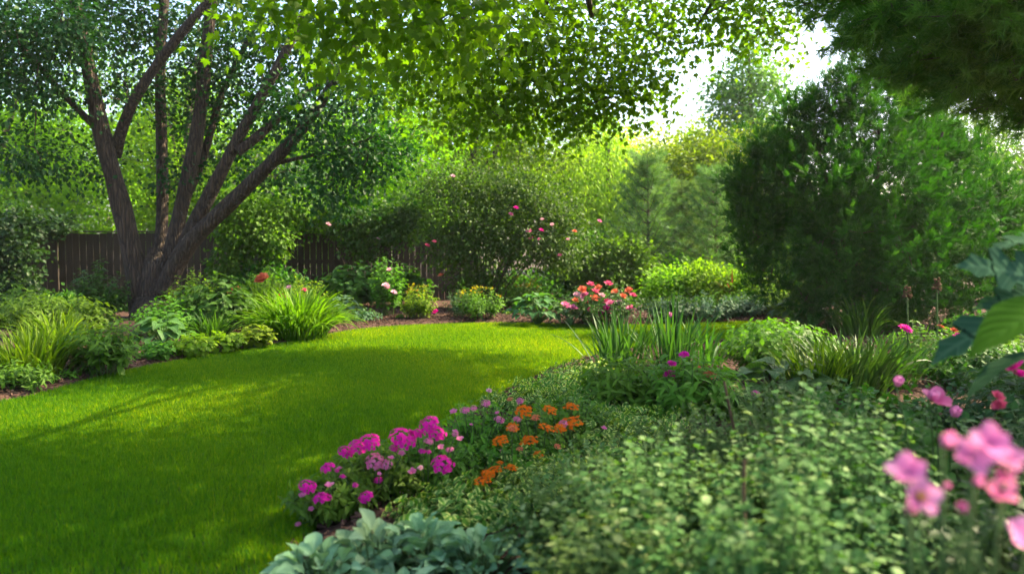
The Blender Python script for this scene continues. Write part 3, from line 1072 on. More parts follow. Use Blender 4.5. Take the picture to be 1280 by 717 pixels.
rl = random.Random(5)
for (x, y, d, r, n) in [(20, 40, 14, 1.2, 34), (60, 110, 13.8, .9, 20), (-60, 60, 14, 1.5, 36), (130, 20, 14.6, 1.1, 28), (30, 190, 13.6, .55, 10), (200, 30, 15.4, 1.2, 28), (250, 90, 14.2, .8, 17),
                        (310, 30, 14.4, 1.1, 28), (330, 120, 14.0, .8, 20), (390, 60, 14.2, 1.0, 26), (400, 140, 14.0, .75, 20), (440, 195, 13.8, .6, 17), (300, 195, 14.6, .5, 9), (350, 215, 14.4, .5, 10), (465, 120, 14.2, .7, 17),
                        (480, 190, 14.0, .45, 10), (250, 150, 14.4, .6, 11), (160, 110, 14.2, .7, 11), (80, 30, 13.4, .8, 20), (420, 240, 14.0, .4, 9), (100, 200, 14.8, .5, 6), (230, 215, 14.0, .4, 6)]:
    d += 1.3 if 100 < x < 400 else .3
    L.append((at(x, y, d), (r, r * .9, r * .75), n))
for (x, z, y, r, n) in [(-10, 7.5, 14.5, 1.8, 26), (-7.5, 8.2, 15, 2.0, 30), (-5, 7.6, 14.6, 1.7, 26), (-6.5, 7.2, 17, 1.8, 22), (-9, 6.6, 17, 1.6, 18)]:
    L.append(((x, y, z), (r, r, r * .8), n))
make_tree("multi_stem_tree", "tall dark tree with furrowed bark and several spreading stems, before the board fence", "tree", None,
          (tb[0], tb[1], 0), stems, L, TREEL, BARKB, leaf_small(.36, .1), .100, 66, .32, 21, .35, .02, 260, .45)

# ------------------------------------------------------------------ the maple over the viewer
mbase = (2.6, -1.6, 0)
mst = [
    ([(2.6, -1.6, -.1), (2.6, -1.5, 1.0), (2.5, -1.2, 2.4), (2.3, -.6, 3.6), (2.0, .2, 4.8), (1.6, 1.4, 6.2)], .26, .14, .45),
    ([(2.4, -.8, 3.2), (1.9, 1.2, 4.3), (1.2, 3.6, 4.9), (.4, 6.0, 5.0), (.6, 8.2, 4.7), (1.0, 10.2, 4.3)], .13, .035, 0),
    ([(2.2, -.3, 4.1), (2.4, 2.0, 5.2), (2.6, 4.6, 5.7), (2.8, 7.4, 5.4), (2.9, 9.8, 4.6)], .11, .03, 0),
    ([(2.1, -.1, 4.4), (.8, 1.4, 5.0), (-.8, 3.4, 4.9), (-1.6, 5.4, 4.3)], .10, .03, 0),
    ([(1.8, .8, 5.4), (1.0, 3.0, 6.4), (.6, 5.4, 6.8), (.8, 8.0, 6.6)], .10, .03, 0),
    ([(1.9, .6, 5.0), (.2, 1.2, 5.6), (-1.8, 1.9, 5.8), (-3.6, 3.6, 5.5)], .10, .03, 0),
    ([(2.1, 0, 4.6), (2.9, 2.4, 5.6), (3.5, 5.2, 6.2), (4.0, 8.6, 6.4)], .10, .03, 0),
    ([(.6, 8.2, 4.7), (.5, 9.6, 4.5), (.3, 10.8, 4.2)], .035, .015, 0),
    ([(2.8, 8.6, 5.0), (2.6, 10.4, 4.6), (2.6, 11.4, 4.5)], .035, .015, 0),
]
L = []
for (x, y, d, r, n) in [(330, 15, 6.3, .32, 8), (400, -5, 6.2, .38, 12), (480, 5, 6.2, .42, 14), (550, 10, 6.6, .45, 16), (600, 20, 7.0, .45, 15), (600, 40, 10.2, .75, 19), (650, 30, 10.5, .85, 23), (720, 50, 11.0, .95, 29), (790, 45, 11.4, .95, 29), (860, 20, 11.5, .9, 26),
                        (930, 10, 11.5, .65, 17), (958, 32, 11.6, .35, 9), (560, 90, 10.8, .65, 17), (630, 110, 11.0, .70, 20), (700, 115, 11.2, .70, 20), (770, 110, 11.4, .55, 16), (805, 95, 11.4, .42, 10), (690, -10, 10.2, .8, 19), (800, -20, 10.8, .9, 22),
                        (510, 60, 10.4, .55, 13), (740, 138, 11.4, .38, 9), (540, 30, 10.0, .6, 14), (660, 75, 11.2, .6, 16), (590, 140, 11.3, .40, 9), (680, 148, 11.5, .35, 7), (470, 90, 10.6, .35, 8), (520, 120, 11, .3, 7), (560, 150, 11.3, .28, 6), (620, 160, 11.4, .3, 7), (720, 165, 11.5, .25, 5), (800, 135, 11.5, .25, 5), (440, 60, 9.5, .4, 8), (645, 140, 11, .3, 7), (975, 45, 11.6, .2, 5)]:
    L.append((at(x, y, d), (r, r * 1.05, r * .75), n))
for (x, y, z, r, n) in [(-3.0, 2.4, 5.6, 1.5, 60), (-4.2, 4.4, 5.4, 1.3, 46), (-2.4, .4, 6.0, 1.5, 50), (-.6, 1.6, 6.2, 1.4, 46), (-.5, 4.0, 5.2, 1.2, 49), (.5, 5.6, 5.6, 1.3, 64), (1.8, 5.0, 6.2, 1.5, 70), (1.9, 6.4, 6.2, 1.3, 70), (2.8, 7.0, 6.0, 1.3, 67), (2.8, 3.0, 6.3, 1.4, 49), (1.2, 2.2, 6.6, 1.5, 49), (-1.6, 5.0, 4.7, .9, 29), (3.4, 8.0, 6.2, 1.2, 64), (4.2, 9.2, 6.4, 1.2, 64), (3.9, 6.0, 6.2, 1.3, 64), (4.4, 4.2, 6.2, 1.4, 58), (3.5, 10.4, 5.5, .75, 40), (4.2, 10.7, 6.2, .9, 46), (3.1, 9.6, 5.5, .85, 44), (5.0, 11.3, 6.9, 1.0, 46)]:  # unseen upper crown, lobes added and placed to shade the near lawn
    L.append(((x, y, z), (r, r, r * .7), n))
make_tree("maple_tree", "spreading maple whose lobed sunlit leaves hang across the top of the view", "tree", None,
          mbase, mst, L, MAPLEM, BARKS, MAPLE, .082, 31, .33, 33, .55, .016, 300, .5)

# ------------------------------------------------------------------ trees beyond the fence and the back bed
GRP = "trees standing behind the garden"


def bg_tree(label, bx, by, lobes, mat, seed, name="leafy_tree", tpl=SMALL, size=.1, per=52, cr=.40, r0=.16, droop=.35, up=1.0, kind="tree", shell=.4):
    zs = [c[2] for c, r, n in lobes]
    cx = np.mean([c[0] for c, r, n in lobes]); cy = np.mean([c[1] for c, r, n in lobes])
    zt = max(zs)
    s = [([(bx, by, -.1), (bx + .05, by, .8), (bx * .6 + cx * .4, by * .6 + cy * .4, zt * .45), (cx, cy, zt)], r0, r0 * .3, .3)]
    big = sorted(lobes, key=lambda l: -l[2])[:5]
    for c, r, n in big:
        q = np.array([bx * .6 + cx * .4, by * .6 + cy * .4, min(zt * .40, c[2] * .8)])
        s.append(([q, q * .5 + np.array(c) * .5 + [0, 0, .25], np.array(c)], r0 * .45, r0 * .15, 0))
    return make_tree(name, label, kind, GRP, (bx, by, 0), s, lobes, mat, BARKS, tpl, size, per, cr, seed, droop, .018, 160, shell, up=up)


def lob(l, d, sq=.85):
    return [(at(x, y, d + dd), (r, r, r * sq), n) for (x, y, dd, r, n) in l]


b = G(40, 372)
bg_tree("bright green tree beyond the fence, left of the multi-stemmed trunk", -16, 23.5,
        lob([(20, 180, 0, 1.7, 46), (90, 210, .5, 1.5, 42), (60, 140, .8, 1.5, 34), (-60, 200, 0, 2.0, 46), (20, 250, -.5, 1.3, 34), (120, 260, .3, 1.1, 26), (-40, 120, .5, 2.0, 40), (100, 80, 1.5, 1.6, 24)], 23.5), BACKB, 41, size=.12)
bg_tree("bright green tree beyond the fence, showing between the stems of the forked tree", -9.6, 22.5,
        lob([(170, 200, 0, 1.4, 36), (250, 220, .3, 1.4, 38), (210, 140, .6, 1.5, 32), (310, 230, 0, 1.2, 34), (300, 160, .8, 1.3, 30), (200, 265, -.4, 1.0, 26), (280, 275, -.4, .9, 26), (350, 190, .6, 1.2, 26), (150, 90, 1.4, 1.5, 20), (260, 80, 1.4, 1.5, 20)], 22.5), BACKB, 42, size=.115)
bg_tree("bright green tree leaning over the fence between the forked trunk and the rose of sharon", -4.6, 20.6,
        lob([(400, 220, 0, 1.2, 36), (460, 250, -.6, 1.0, 30), (420, 275, -.9, .7, 22), (500, 210, 0, 1.2, 34), (440, 175, .6, 1.2, 32), (530, 260, -.3, .8, 22), (380, 275, -.6, .6, 16), (500, 150, .8, 1.2, 26), (545, 200, .5, 1.0, 24)], 20.6), BACKB, 43, size=.10, tpl=OVAL)
bg_tree("olive green tree rising behind the pink-flowered rose of sharon", -1.8, 24.5,
        lob([(560, 140, 0, 1.7, 46), (640, 160, 0, 1.7, 46), (600, 90, .6, 1.8, 42), (680, 110, .8, 1.6, 36), (520, 90, 1, 1.7, 34), (600, 210, -.4, 1.5, 40), (690, 190, .2, 1.3, 34), (640, 240, -.4, 1.2, 28), (560, 225, 0, 1.2, 24)], 24.5), BACKO, 44, size=.115)
bg_tree("pale sunlit willow with fine drooping yellow-green leaves behind the mounded green shrub", 3.0, 26.0,
        lob([(735, 215, 0, 1.2, 50), (790, 245, 0, 1.1, 48), (730, 265, -.5, 1.1, 44), (780, 285, -.8, 1.0, 40), (830, 270, .4, .9, 36), (760, 190, .6, .9, 34), (700, 230, .4, 1.1, 32)], 26.0, 1.0), BACKP, 45, "willow_tree", SMALL_N, .16, 60, .38, droop=1.3)
bg_tree("thin airy tree with small cool green leaves rising against the open sky", 9.2, 30.0,
        lob([(935, 95, 0, .9, 20), (915, 140, 0, .9, 22), (950, 150, .3, 1.0, 26), (890, 175, -.2, .8, 18), (930, 190, 0, 1.1, 28), (965, 100, .4, .7, 14), (975, 180, .4, .9, 20), (940, 55, 0, .6, 10), (905, 110, 0, .5, 8)], 30.0), BACKC, 46, "slender_tree", SMALL_R, .14, 70, .42)
bg_tree("yellow-green sunlit tree between the young pines and the dark yew", 6.4, 25.5,
        lob([(860, 215, 0, 1.0, 34), (905, 205, .2, 1.1, 38), (890, 240, -.3, 1.0, 34), (840, 240, .3, .8, 24), (935, 235, 0, 1.0, 30), (870, 190, .4, .7, 18), (880, 280, .2, 1.0, 26), (920, 280, .2, 1.0, 26), (840, 275, .3, .8, 20)], 25.5), BACKY, 47, tpl=SMALL_R, size=.12, cr=.55, per=60)
bg_tree("pale cool green tree behind the right shoulder of the yew", 15.5, 25.0,
        lob([(1190, 190, 0, 1.4, 40), (1250, 180, 0, 1.5, 42), (1220, 140, .6, 1.4, 34), (1270, 240, -.3, 1.4, 36), (1200, 240, -.3, 1.2, 30), (1320, 190, 0, 1.7, 36), (1160, 160, .6, 1.0, 22)], 25.0), BACKC, 48, size=.12)
bg_tree("distant hazy green tree low in the sky gap", 8.0, 42.0,
        lob([(760, 205, 0, 2.0, 40), (820, 200, 0, 1.7, 34), (870, 210, 0, 1.8, 36), (800, 240, -1, 2.2, 44), (900, 230, 0, 2.2, 40), (860, 260, -1, 2.2, 40), (730, 240, 0, 2.2, 40)], 42.0), BACKP, 49, size=.19, per=90, cr=.6)
bg_tree("tall dark green tree at the far left beyond the fence end", -19.5, 21.0,
        lob([(-120, 150, 0, 2.0, 40), (-60, 250, 0, 1.5, 30), (-20, 290, -.5, 1.0, 22), (-120, 280, 0, 1.6, 30), (-100, 40, 0, 2.2, 36), (-10, 40, 1, 1.8, 30)], 21.0), MIDG, 50, size=.11)

# the wood far behind everything, one mass
rng = np.random.default_rng(55)
mb = MB()
L = []
for i in range(46):
    x = -42 + i * 1.9 + rng.normal() * .6
    hh = rng.uniform(3.0, 4.6) if x > 5 else rng.uniform(6.0, 9.0)
    if 4 < x < 17:
        hh = rng.uniform(2.2, 3.2)
    L.append(((x, 34 + rng.uniform(-2, 3), hh * .55), (1.9, 1.6, hh * .52), 95))
C, O = lobes_points(L, rng, .4)
foliage(mb, C, O, 70, .5, SMALL, .22, rng, droop=.4)
o = mb.build("far_woods", BACKB)
o["kind"] = "stuff"; o["label"] = "hazy mass of woodland far behind the garden trees"; o["category"] = "woodland"

# ------------------------------------------------------------------ young pines in the back bed
def young_pine(label, bx, by, h, rad, seed, mat=PINEL):
    rng = np.random.default_rng(seed)
    root = thing("young_pine", label, "pine", (bx, by, 0), "young pines in the back bed")
    mb = MB()
    stem_tube(mb, [(bx, by, -.05), (bx + .03, by, h * .5), (bx, by, h)], .055, .012, 8, 2)
    P, R, tp, td = [], [], [], []
    nw = int(h / .30)
    for i in range(nw):
        z = h * (.14 + .86 * i / nw)
        k = 7
        L = rad * (1.0 - .80 * (z / h) ** 1.2) * rng.uniform(.85, 1.15)
        for j in range(k):
            a = j * 6.283 / k + i * .8 + rng.normal() * .2
            el = .35 + .5 * (z / h) + rng.normal() * .08
            t = np.linspace(0, 1, 5)
            q = np.stack([bx + np.cos(a) * L * t, by + np.sin(a) * L * t, z + L * (t * math.tan(el) * .45 + .35 * t * t)], 1)
            P.append(q); R.append(.012 * (1 - .6 * t))
            for tt in np.linspace(.2, 1, 6):
                p = np.array([np.interp(tt, t, q[:, m]) for m in range(3)])
                for side in (0, 1, -1):
                    dd = np.array([math.cos(a + side * .9), math.sin(a + side * .9), .55 + rng.normal() * .2])
                    tp.append(p + dd * .05 * abs(side)); td.append(dd)
    for zt in np.linspace(.55, 1, 8):
        tp.append(np.array([bx, by, h * zt])); td.append(np.array([rng.normal() * .1, rng.normal() * .1, 1.0]))
    tubes(mb, np.array(P), np.array(R), 5)
    mb.build("trunk", BARKS, root)
    mb = MB()
    tp = np.array(tp); td = nrm(np.array(td)); n = len(tp)
    mb.inst(TUFT, tp, frames(td, rng.normal(size=(n, 3))), rng.uniform(.17, .25, n), rng.random(n))
    mb.build("crown", mat, root)


pb = at(808, 375, 19.5)
young_pine("pale young pine with upright candle shoots, nearest the willow", pb[0], 19.5, 3.55, 1.15, 61)
pb = at(893, 375, 20.0)
young_pine("pale young pine beside the dark yew, with a clear central leader", pb[0], 20.0, 3.2, 1.25, 62)
pb = at(850, 375, 21.3)
young_pine("shorter young pine half hidden between its two neighbours", pb[0], 21.3, 3.0, 1.0, 63)

# ------------------------------------------------------------------ yew on the right
rng = np.random.default_rng(71)
yb = (6.1, 13.6, 0)
yew = thing("yew_shrub", "large dark green yew with ragged feathery outline on the right", "yew", yb)
YD = 13.2
YL = []
for (x, y, dd, r, n) in [(960, 240, 0, .55, 300), (950, 285, 0, .45, 220), (975, 195, .1, .45, 240), (1010, 165, .2, .5, 280), (1045, 125, .2, .42, 230), (1075, 105, .4, .30, 130), (1085, 160, 0, .6, 320),
                         (1130, 130, .4, .35, 170), (1150, 185, .2, .55, 300), (1190, 195, .5, .42, 200), (1215, 225, .4, .5, 260), (1250, 260, .5, .45, 220), (1240, 310, .2, .6, 300), (1030, 230, -.5, .75, 420),
                         (1110, 235, -.6, .8, 440), (1180, 270, -.4, .75, 380), (1000, 300, -.4, .6, 330), (1060, 310, -.8, .75, 400), (1130, 320, -.8, .75, 400), (1200, 350, -.5, .65, 320), (1030, 360, -.4, .5, 220),
                         (1100, 380, -.6, .55, 220), (1270, 350, .2, .5, 200), (1160, 390, -.4, .5, 180), (1080, 75, .4, .15, 30), (1120, 105, .5, .2, 50), (1005, 385, -.1, .3, 60), (1290, 290, .6, .5, 160), (925, 225, .1, .25, 90), (935, 262, 0, .3, 100), (942, 190, .1, .2, 60), (990, 140, .3, .2, 60), (935, 320, -.1, .3, 100), (1170, 160, .5, .22, 70), (1205, 180, .6, .2, 60), (965, 350, -.2, .3, 90)]:
    YL.append((at(x, y, YD + dd), (r, r * 1.15, r), n))
for (x, y, z, r, n) in [(5.6, 14.8, 2.4, 1.2, 260), (6.8, 14.6, 2.2, 1.2, 300), (6.2, 14.8, 1.2, 1.2, 200), (6.2, 14.2, 3.2, .8, 200), (6.6, 13.9, 2.6, .9, 220)]:
    YL.append(((x, y, z), r, n))
C, O = lobes_points(YL, rng, .3)
mb = MB()
for k in range(7):
    a = k * .9
    tip = np.array([yb[0] + math.cos(a) * 1.3, yb[1] + math.sin(a) * .8, 2.2 + rng.random() * 1.2])
    stem_tube(mb, [(yb[0] + math.cos(a) * .12, yb[1] + math.sin(a) * .12, -.05), (yb[0] + math.cos(a) * .4, yb[1] + math.sin(a) * .3, .9), tip], .07, .02, 8, 2)
limbs(mb, [np.array([yb[0], yb[1], z]) for z in (.6, 1.2, 1.8, 2.4, 3.0)], C, rng, .012, 5, cap=200)
mb.build("trunk", BARKS, yew)
mb = MB()
ax = nrm(O * .75 + np.array([0, 0, .6]) + rng.normal(size=O.shape) * .30)
sel = rng.random(len(C)) < .36
C, O, ax = C[sel], O[sel], ax[sel]
per = 15
n = len(C) * per
pl = rng.uniform(.24, .56, len(C)); pl[rng.random(len(C)) < .14] *= 1.5
t = rng.random(n); A = np.repeat(ax, per, 0); PLn = np.repeat(pl, per)
lat = rng.normal(size=(n, 3)); lat -= (lat * A).sum(1, keepdims=True) * A; lat = nrm(lat)
cc = np.repeat(C, per, 0) + A * ((t - .35) * PLn)[:, None] + lat * (PLn * .26 * (1 - t) * rng.random(n))[:, None]
cc[:, 2] = np.maximum(cc[:, 2], .05)
d = A * (.35 + .65 * t)[:, None] + lat * (1.0 - .75 * t)[:, None] + rng.normal(size=(n, 3)) * .16
vv = np.clip(np.repeat(rng.random(len(C)), per) * .35 + t * .35 + rng.random(n) * .3, 0, 1)
mb.inst(YEW, cc, frames(d, A * .4 + np.array([0, -.2, .6]) + rng.normal(size=(n, 3)) * .5), rng.uniform(.085, .16, n), vv)
mb.build("crown", YEWM, yew)

# ------------------------------------------------------------------ big pine reaching in from the right
rng = np.random.default_rng(81)
pbx, pby = 7.9, 7.2
pine = thing("old_pine", "old pine reaching dark needled boughs into the upper right", "pine", (pbx, pby, 0))
mb = MB()
stem_tube(mb, [(pbx, pby, -.1), (pbx + .05, pby, 2.5), (pbx - .05, pby + .1, 5.5), (pbx, pby, 9.5)], .24, .07, 14, 2, .35)
tp, td = [], []
P, R = [], []
bough = []
for (x, y, d) in [(1010, 5, 8.2), (1060, 50, 7.8), (1120, 95, 7.6), (1180, 120, 7.6), (1050, -30, 7.4), (1100, 20, 6.8), (1150, 55, 6.6), (1210, 90, 6.8), (1240, 130, 7.4), (1190, 20, 6.2), (1240, 40, 6.4), (1270, 100, 6.8), (1275, 150, 7.8), (1130, -40, 6.5),
                  (1230, -30, 6.0), (1090, 60, 8.6), (1150, 110, 8.6), (1210, 60, 8.2)]:
    bough.append(at(x, y, d))
for (x, y, d) in [(1030, 20, 8.0), (1080, 30, 7.2), (1100, 80, 7.9), (1140, 30, 7.0), (1160, 85, 7.2), (1190, 70, 6.8), (1200, 105, 7.0), (1220, 20, 6.4), (1250, 75, 6.6), (1260, 20, 6.2), (1230, 110, 7.4), (1260, 130, 7.6), (1280, 60, 7.0), (1170, 10, 7.4), (1110, 0, 7.6), (1070, 5, 8.4), (1290, 20, 7.4), (1140, 60, 8.0), (1185, 45, 7.8), (1235, 70, 7.9)]:
    bough.append(at(x, y, d))
for (x, y, z) in [(4.4, 9.2, 6.4), (5.0, 10.2, 6.4), (5.6, 11.4, 6.4), (4.2, 8.2, 6.2), (4.6, 7.4, 6.6), (3.8, 7.2, 6.2), (4.6, 6.6, 5.6), (5.0, 8.4, 5.8), (5.2, 5.6, 5.2), (5.4, 7.4, 6.8), (6.2, 9.0, 6.8), (6.4, 5.4, 6.4), (6.0, 4.6, 5.2), (6.8, 7.4, 8.2), (7.6, 8.6, 7.6), (7.8, 5.6, 7.2), (9.4, 7.0, 6.4), (8.8, 8.8, 5.8), (8.6, 6.0, 8.2), (7.4, 6.6, 9.2)]:  # high boughs out of view, the leading ones added to shade the lawn
    bough.append(np.array([x, y, z]))
for tip in bough:
    hz = math.hypot(tip[0] - pbx, tip[1] - pby)
    a = np.array([pbx, pby, max(1.6, min(9.0, tip[2] + hz * .10 + .1))])
    t = np.linspace(0, 1, 7)
    q = a + (tip - a) * t[:, None]
    q[:, 2] += .22 * hz * .25 * np.sin(t * math.pi)
    q[1:-1] += rng.normal(size=(5, 3)) * .05
    P.append(q); R.append(.04 * (1 - .8 * t))
    for tt in np.linspace(.22, 1, int(8 + hz * 5)):
        p = np.array([np.interp(tt, t, q[:, m]) for m in range(3)])
        main = nrm(tip - a)
        for side in (-1, 1):
            sd = np.array([-main[1], main[0], 0]) * side
            Ls = (.55 - .32 * tt) * rng.uniform(.7, 1.3)
            tw = nrm(main * .7 + sd * rng.uniform(.5, 1.1) + np.array([0, 0, rng.normal() * .25 - .1]))
            e = p + tw * Ls
            P.append(p + (e - p) * t[:, None]); R.append(.008 * (1 - .6 * t))
            for s in np.linspace(.15, 1, 8):
                tp.append(p + tw * Ls * s + rng.normal(size=3) * .04)
                td.append(tw + rng.normal(size=3) * .35 + np.array([0, 0, .1]))
tubes(mb, np.array(P), np.array(R), 5)
mb.build("trunk", BARKS, pine)
mb = MB()
tp = np.array(tp); td = nrm(np.array(td)); n = len(tp)
mb.inst(TUFT_L, tp, frames(td, rng.normal(size=(n, 3))), rng.uniform(.15, .23, n), rng.random(n))
mb.build("crown", PINEM, pine)

# ------------------------------------------------------------------ shrubs of the back bed
def gz(px, py, z=.03):
    p = G(px, py); p[2] = z
    return p


def rel(base, items):
    return [((base[0] + x, base[1] + y, z), r, n) for (x, y, z, r, n) in items]


# ivy and holly in front of the fence at the far left
b = np.array([-12.2, 16.4, 0.0])
shrub("ivy_bush", "very dark ivy bush swallowing the left end of the board fence", "bush", None, b,
      [(at(5, 330, 16), (.75, .5, 1.0), 150), (at(-40, 310, 16), (1.0, .6, 1.3), 170), (at(12, 370, 15.8), (.55, .4, .5), 70), (at(25, 285, 16.6), (.6, .3, .35), 60), (at(60, 280, 17.4), (.8, .3, .22), 60)], DARKG, 101, OVAL_R, .085, 16, .13)
shrub("hanging_shrub", "bright leafy shrub spilling over the fence just right of the forked trunk", "shrub", None, np.array([-5.7, 17.3, 0]),
      [(at(310, 275, 17.3), (.65, .5, .75), 150), (at(295, 330, 17.2), (.5, .45, .55), 100), (at(335, 300, 17.2), (.4, .4, .45), 80), (at(275, 255, 17.4), (.5, .4, .45), 70), (at(350, 255, 17.6), (.6, .4, .4), 80)], BRIGHT, 102, OVAL, .10, 14, .15, droop=.6)
shrub("climbing_shrub", "mid green bush in front of the fence, between hanging shrub and rose of sharon", "shrub", None, np.array([-3.4, 18.2, 0]),
      [(at(440, 275, 18.2), (.8, .5, .5), 120), (at(490, 280, 18.0), (.7, .5, .5), 120), (at(390, 265, 18.4), (.5, .4, .4), 60), (at(520, 265, 18.2), (.6, .5, .6), 90), (at(455, 310, 18.0), (.4, .4, .3), 40)], MIDG, 103, OVAL, .095, 15, .15)
# rose of sharon
b = np.array([-.5, 17.2, 0])
r_, C = shrub("rose_of_sharon", "wide dark twiggy shrub with scattered pink blooms, in front of the fence end", "shrub", None, b,
              [(at(600, 285, 17), (1.0, .8, .85), 230), (at(560, 300, 17.1), (.7, .6, .7), 130), (at(660, 300, 16.8), (.9, .7, .7), 200), (at(700, 310, 16.8), (.55, .5, .55), 110), (at(620, 235, 17.3), (1.0, .7, .65), 200),
               (at(670, 250, 17.0), (.7, .6, .6), 130), (at(560, 235, 17.6), (.7, .6, .6), 110), (at(600, 345, 17), (.8, .5, .35), 90), (at(700, 270, 17.0), (.45, .4, .4), 60)], MIDG, 104, OVAL, .075, 15, .17, 22, .3, .018)
for (x, y, s, k) in [(645, 261, .13, 'magrose'), (638, 269, .11, 'pinkrose'), (661, 290, .12, 'pinkrose'), (676, 289, .11, 'magrose'), (664, 299, .12, 'pinkrose'), (674, 301, .12, 'pinkrose'), (690, 282, .10, 'blushrose'), (678, 275, .09, 'blushrose'),
                     (710, 300, .09, 'blushrose'), (718, 290, .10, 'coral'), (566, 221, .10, 'blushrose'), (534, 308, .12, 'rose'), (543, 303, .10, 'rose'), (551, 345, .11, 'coral'), (473, 299, .11, 'blushrose'), (410, 281, .10, 'blushrose'), (700, 320, .10, 'pinkrose'), (749, 277, .10, 'pinkrose')]:
    d = 16.0 if 520 < x < 730 else (17.4 if x < 520 else 16.4)
    flower(r_, k, at(x, y, d + .2), s * 1.1)
# mounded shrubs behind the roses
shrub("mounded_shrub", "rounded mid green shrub behind the pink rose bush", "shrub", None, np.array([2.45, 18.6, 0]),
      [(at(770, 325, 18.6), (.85, .7, .62), 240), (at(735, 335, 18.4), (.45, .4, .45), 90), (at(805, 340, 18.4), (.45, .4, .42), 90), (at(765, 355, 18.3), (.8, .5, .35), 110)], BRIGHT, 105, OVAL, .10, 14, .11)
for (lab, x, y, seed, m) in [("yellow-green leafy shrub behind the pale blue-green clump, on its left side", 838, 352, 106, LIME), ("brightest yellow shrub under the young pines, middle of three", 882, 345, 107, LIME), ("yellow-green shrub beside the red-tipped spiky plant, under the yew", 930, 352, 108, LIME)]:
    c = at(x, y, 17.0)
    shrub("golden_shrub", lab, "shrub", "golden shrubs along the back bed", np.array([c[0], 17.0, 0]),
          [((c[0], 17.0, c[2] - .05), (.55, .5, .33), 130), ((c[0] - .3, 16.8, c[2] - .25), (.4, .35, .28), 70), ((c[0] + .35, 16.9, c[2] - .22), (.42, .35, .28), 80), ((c[0], 16.7, .25), (.5, .35, .25), 60)], m, seed, OVAL, .085, 13, .10)
# thickets that close the gaps at the back of the beds
for (lab, x, y, d, seed, m, rx, rz) in [("low dark thicket under the rose of sharon, at the fence end", 640, 365, 18.0, 109, MIDG, 1.0, .45), ("dark green thicket behind the mounded shrub", 740, 330, 20.5, 110, MIDG, 1.3, .8), ("mid green thicket between the young pines and the yew", 940, 325, 21.5, 111, MIDG, 1.5, .75), ("leafy green thicket at the foot of the young pines", 850, 350, 19.0, 112, BRIGHT, 1.2, .45),
                                      ("deep green thicket behind the yew", 1040, 290, 18.5, 113, BRIGHT, 1.9, 1.7), ("green thicket beyond the right side of the yew", 1240, 270, 19.0, 114, BRIGHT, 2.2, 1.8), ("dark thicket under the hanging shrub, close to the fence", 340, 355, 17.0, 115, MIDG, .7, .35), ("dark thicket beneath the fence left of the forked trunk", 90, 388, 16.4, 116, MIDG, 1.1, .2)]:
    c = at(x, y, d)
    shrub("thicket", lab, "shrub", "thickets filling the back of the beds", np.array([c[0], d, 0]),
          [((c[0], d, c[2]), (rx, .6, rz), int(170 * rx)), ((c[0] - rx * .4, d - .2, c[2] - rz * .5), (rx * .7, .5, max(.3, rz * .6)), int(90 * rx)), ((c[0] + rx * .4, d - .2, c[2] - rz * .4), (rx * .7, .5, max(.3, rz * .6)), int(90 * rx))], m, seed, OVAL, .11, 16, .17)

# ------------------------------------------------------------------ left bed
GL = "plants of the left bed"
lp = leafy_plant
strap_plant("daylily", "bright yellow-green daylily tuft at the front of the left bed, by the picture edge", "daylily", GL, gz(40, 478), .46, .50, 300, .024, LILY, 201)
strap_plant("daylily", "looser daylily tuft behind the bright tuft at the bed's left end", "daylily", GL, gz(75, 440), .45, .52, 200, .020, LILY, 202)
strap_plant("daylily", "largest arching daylily clump, at the lawn edge right of the forked trunk", "daylily", GL, gz(372, 424), .70, .70, 620, .030, LILY, 203, (.0, .6), (.7, 2.0))
strap_plant("daylily", "narrow daylily clump tucked on the left side of the largest clump", "daylily", GL, gz(335, 412), .45, .74, 260, .026, LILY, 204, (.0, .6), (.6, 1.9))
strap_plant("daylily", "small dark-leaved strap tuft between the broad-leaved dark bush and the lime plants", "daylily", GL, gz(266, 428), .30, .38, 130, .022, MIDG, 205)
lp("leafy_perennial", "spreading bright leafy mound behind the bright daylily tuft", "perennial", GL, gz(55, 425), .75, .72, 90, 14, OVAL_N, .15, BRIGHT, 206)
lp("leafy_perennial", "lance-leaved green mound in front of the forked trunk's left side", "perennial", GL, gz(128, 470), .50, .62, 70, 13, OVAL_N, .14, BRIGHT, 207)
lp("leafy_perennial", "tall light green mound against the fence at the left edge", "perennial", GL, gz(15, 412), .8, .75, 90, 14, OVAL_N, .15, BRIGHT, 208)
lp("leafy_perennial", "upright dark leafy bush standing just left of the trunk", "perennial", GL, gz(125, 404), .55, 1.05, 60, 16, OVAL, .12, MIDG, 209)
lp("leafy_perennial", "light green leafy clump between the bright mound and the dark bush", "perennial", GL, gz(100, 425), .55, .62, 70, 13, OVAL, .11, BRIGHT, 210)
lp("leafy_perennial", "low ferny green plant at the lawn corner of the left bed", "perennial", GL, gz(14, 492), .45, .30, 60, 10, OVAL_N, .10, BRIGHT, 211)
hosta_plant("hosta", "green broad-leaved hosta right in front of the trunk", "hosta", GL, gz(205, 438), .48, .42, 46, .19, HOSTAM, 212)
lp("leafy_perennial", "green leafy mound hugging the foot of the trunk", "perennial", GL, gz(215, 425), .62, .62, 90, 14, OVAL, .10, BRIGHT, 213)
lp("leafy_perennial", "small round-leaved lime plant on the mulch below the trunk", "perennial", GL, gz(196, 452), .26, .24, 34, 8, OVAL_R, .09, BRIGHT, 214)
lp("leafy_perennial", "lime yellow plant at the bed edge, nearest the round-leaved one", "perennial", GL, gz(240, 447), .32, .26, 44, 8, OVAL_R, .10, LIME, 215)
lp("leafy_perennial", "lime yellow plant at the bed edge, middle of the row of three", "perennial", GL, gz(276, 442), .34, .27, 44, 8, OVAL_R, .10, LIME, 216)
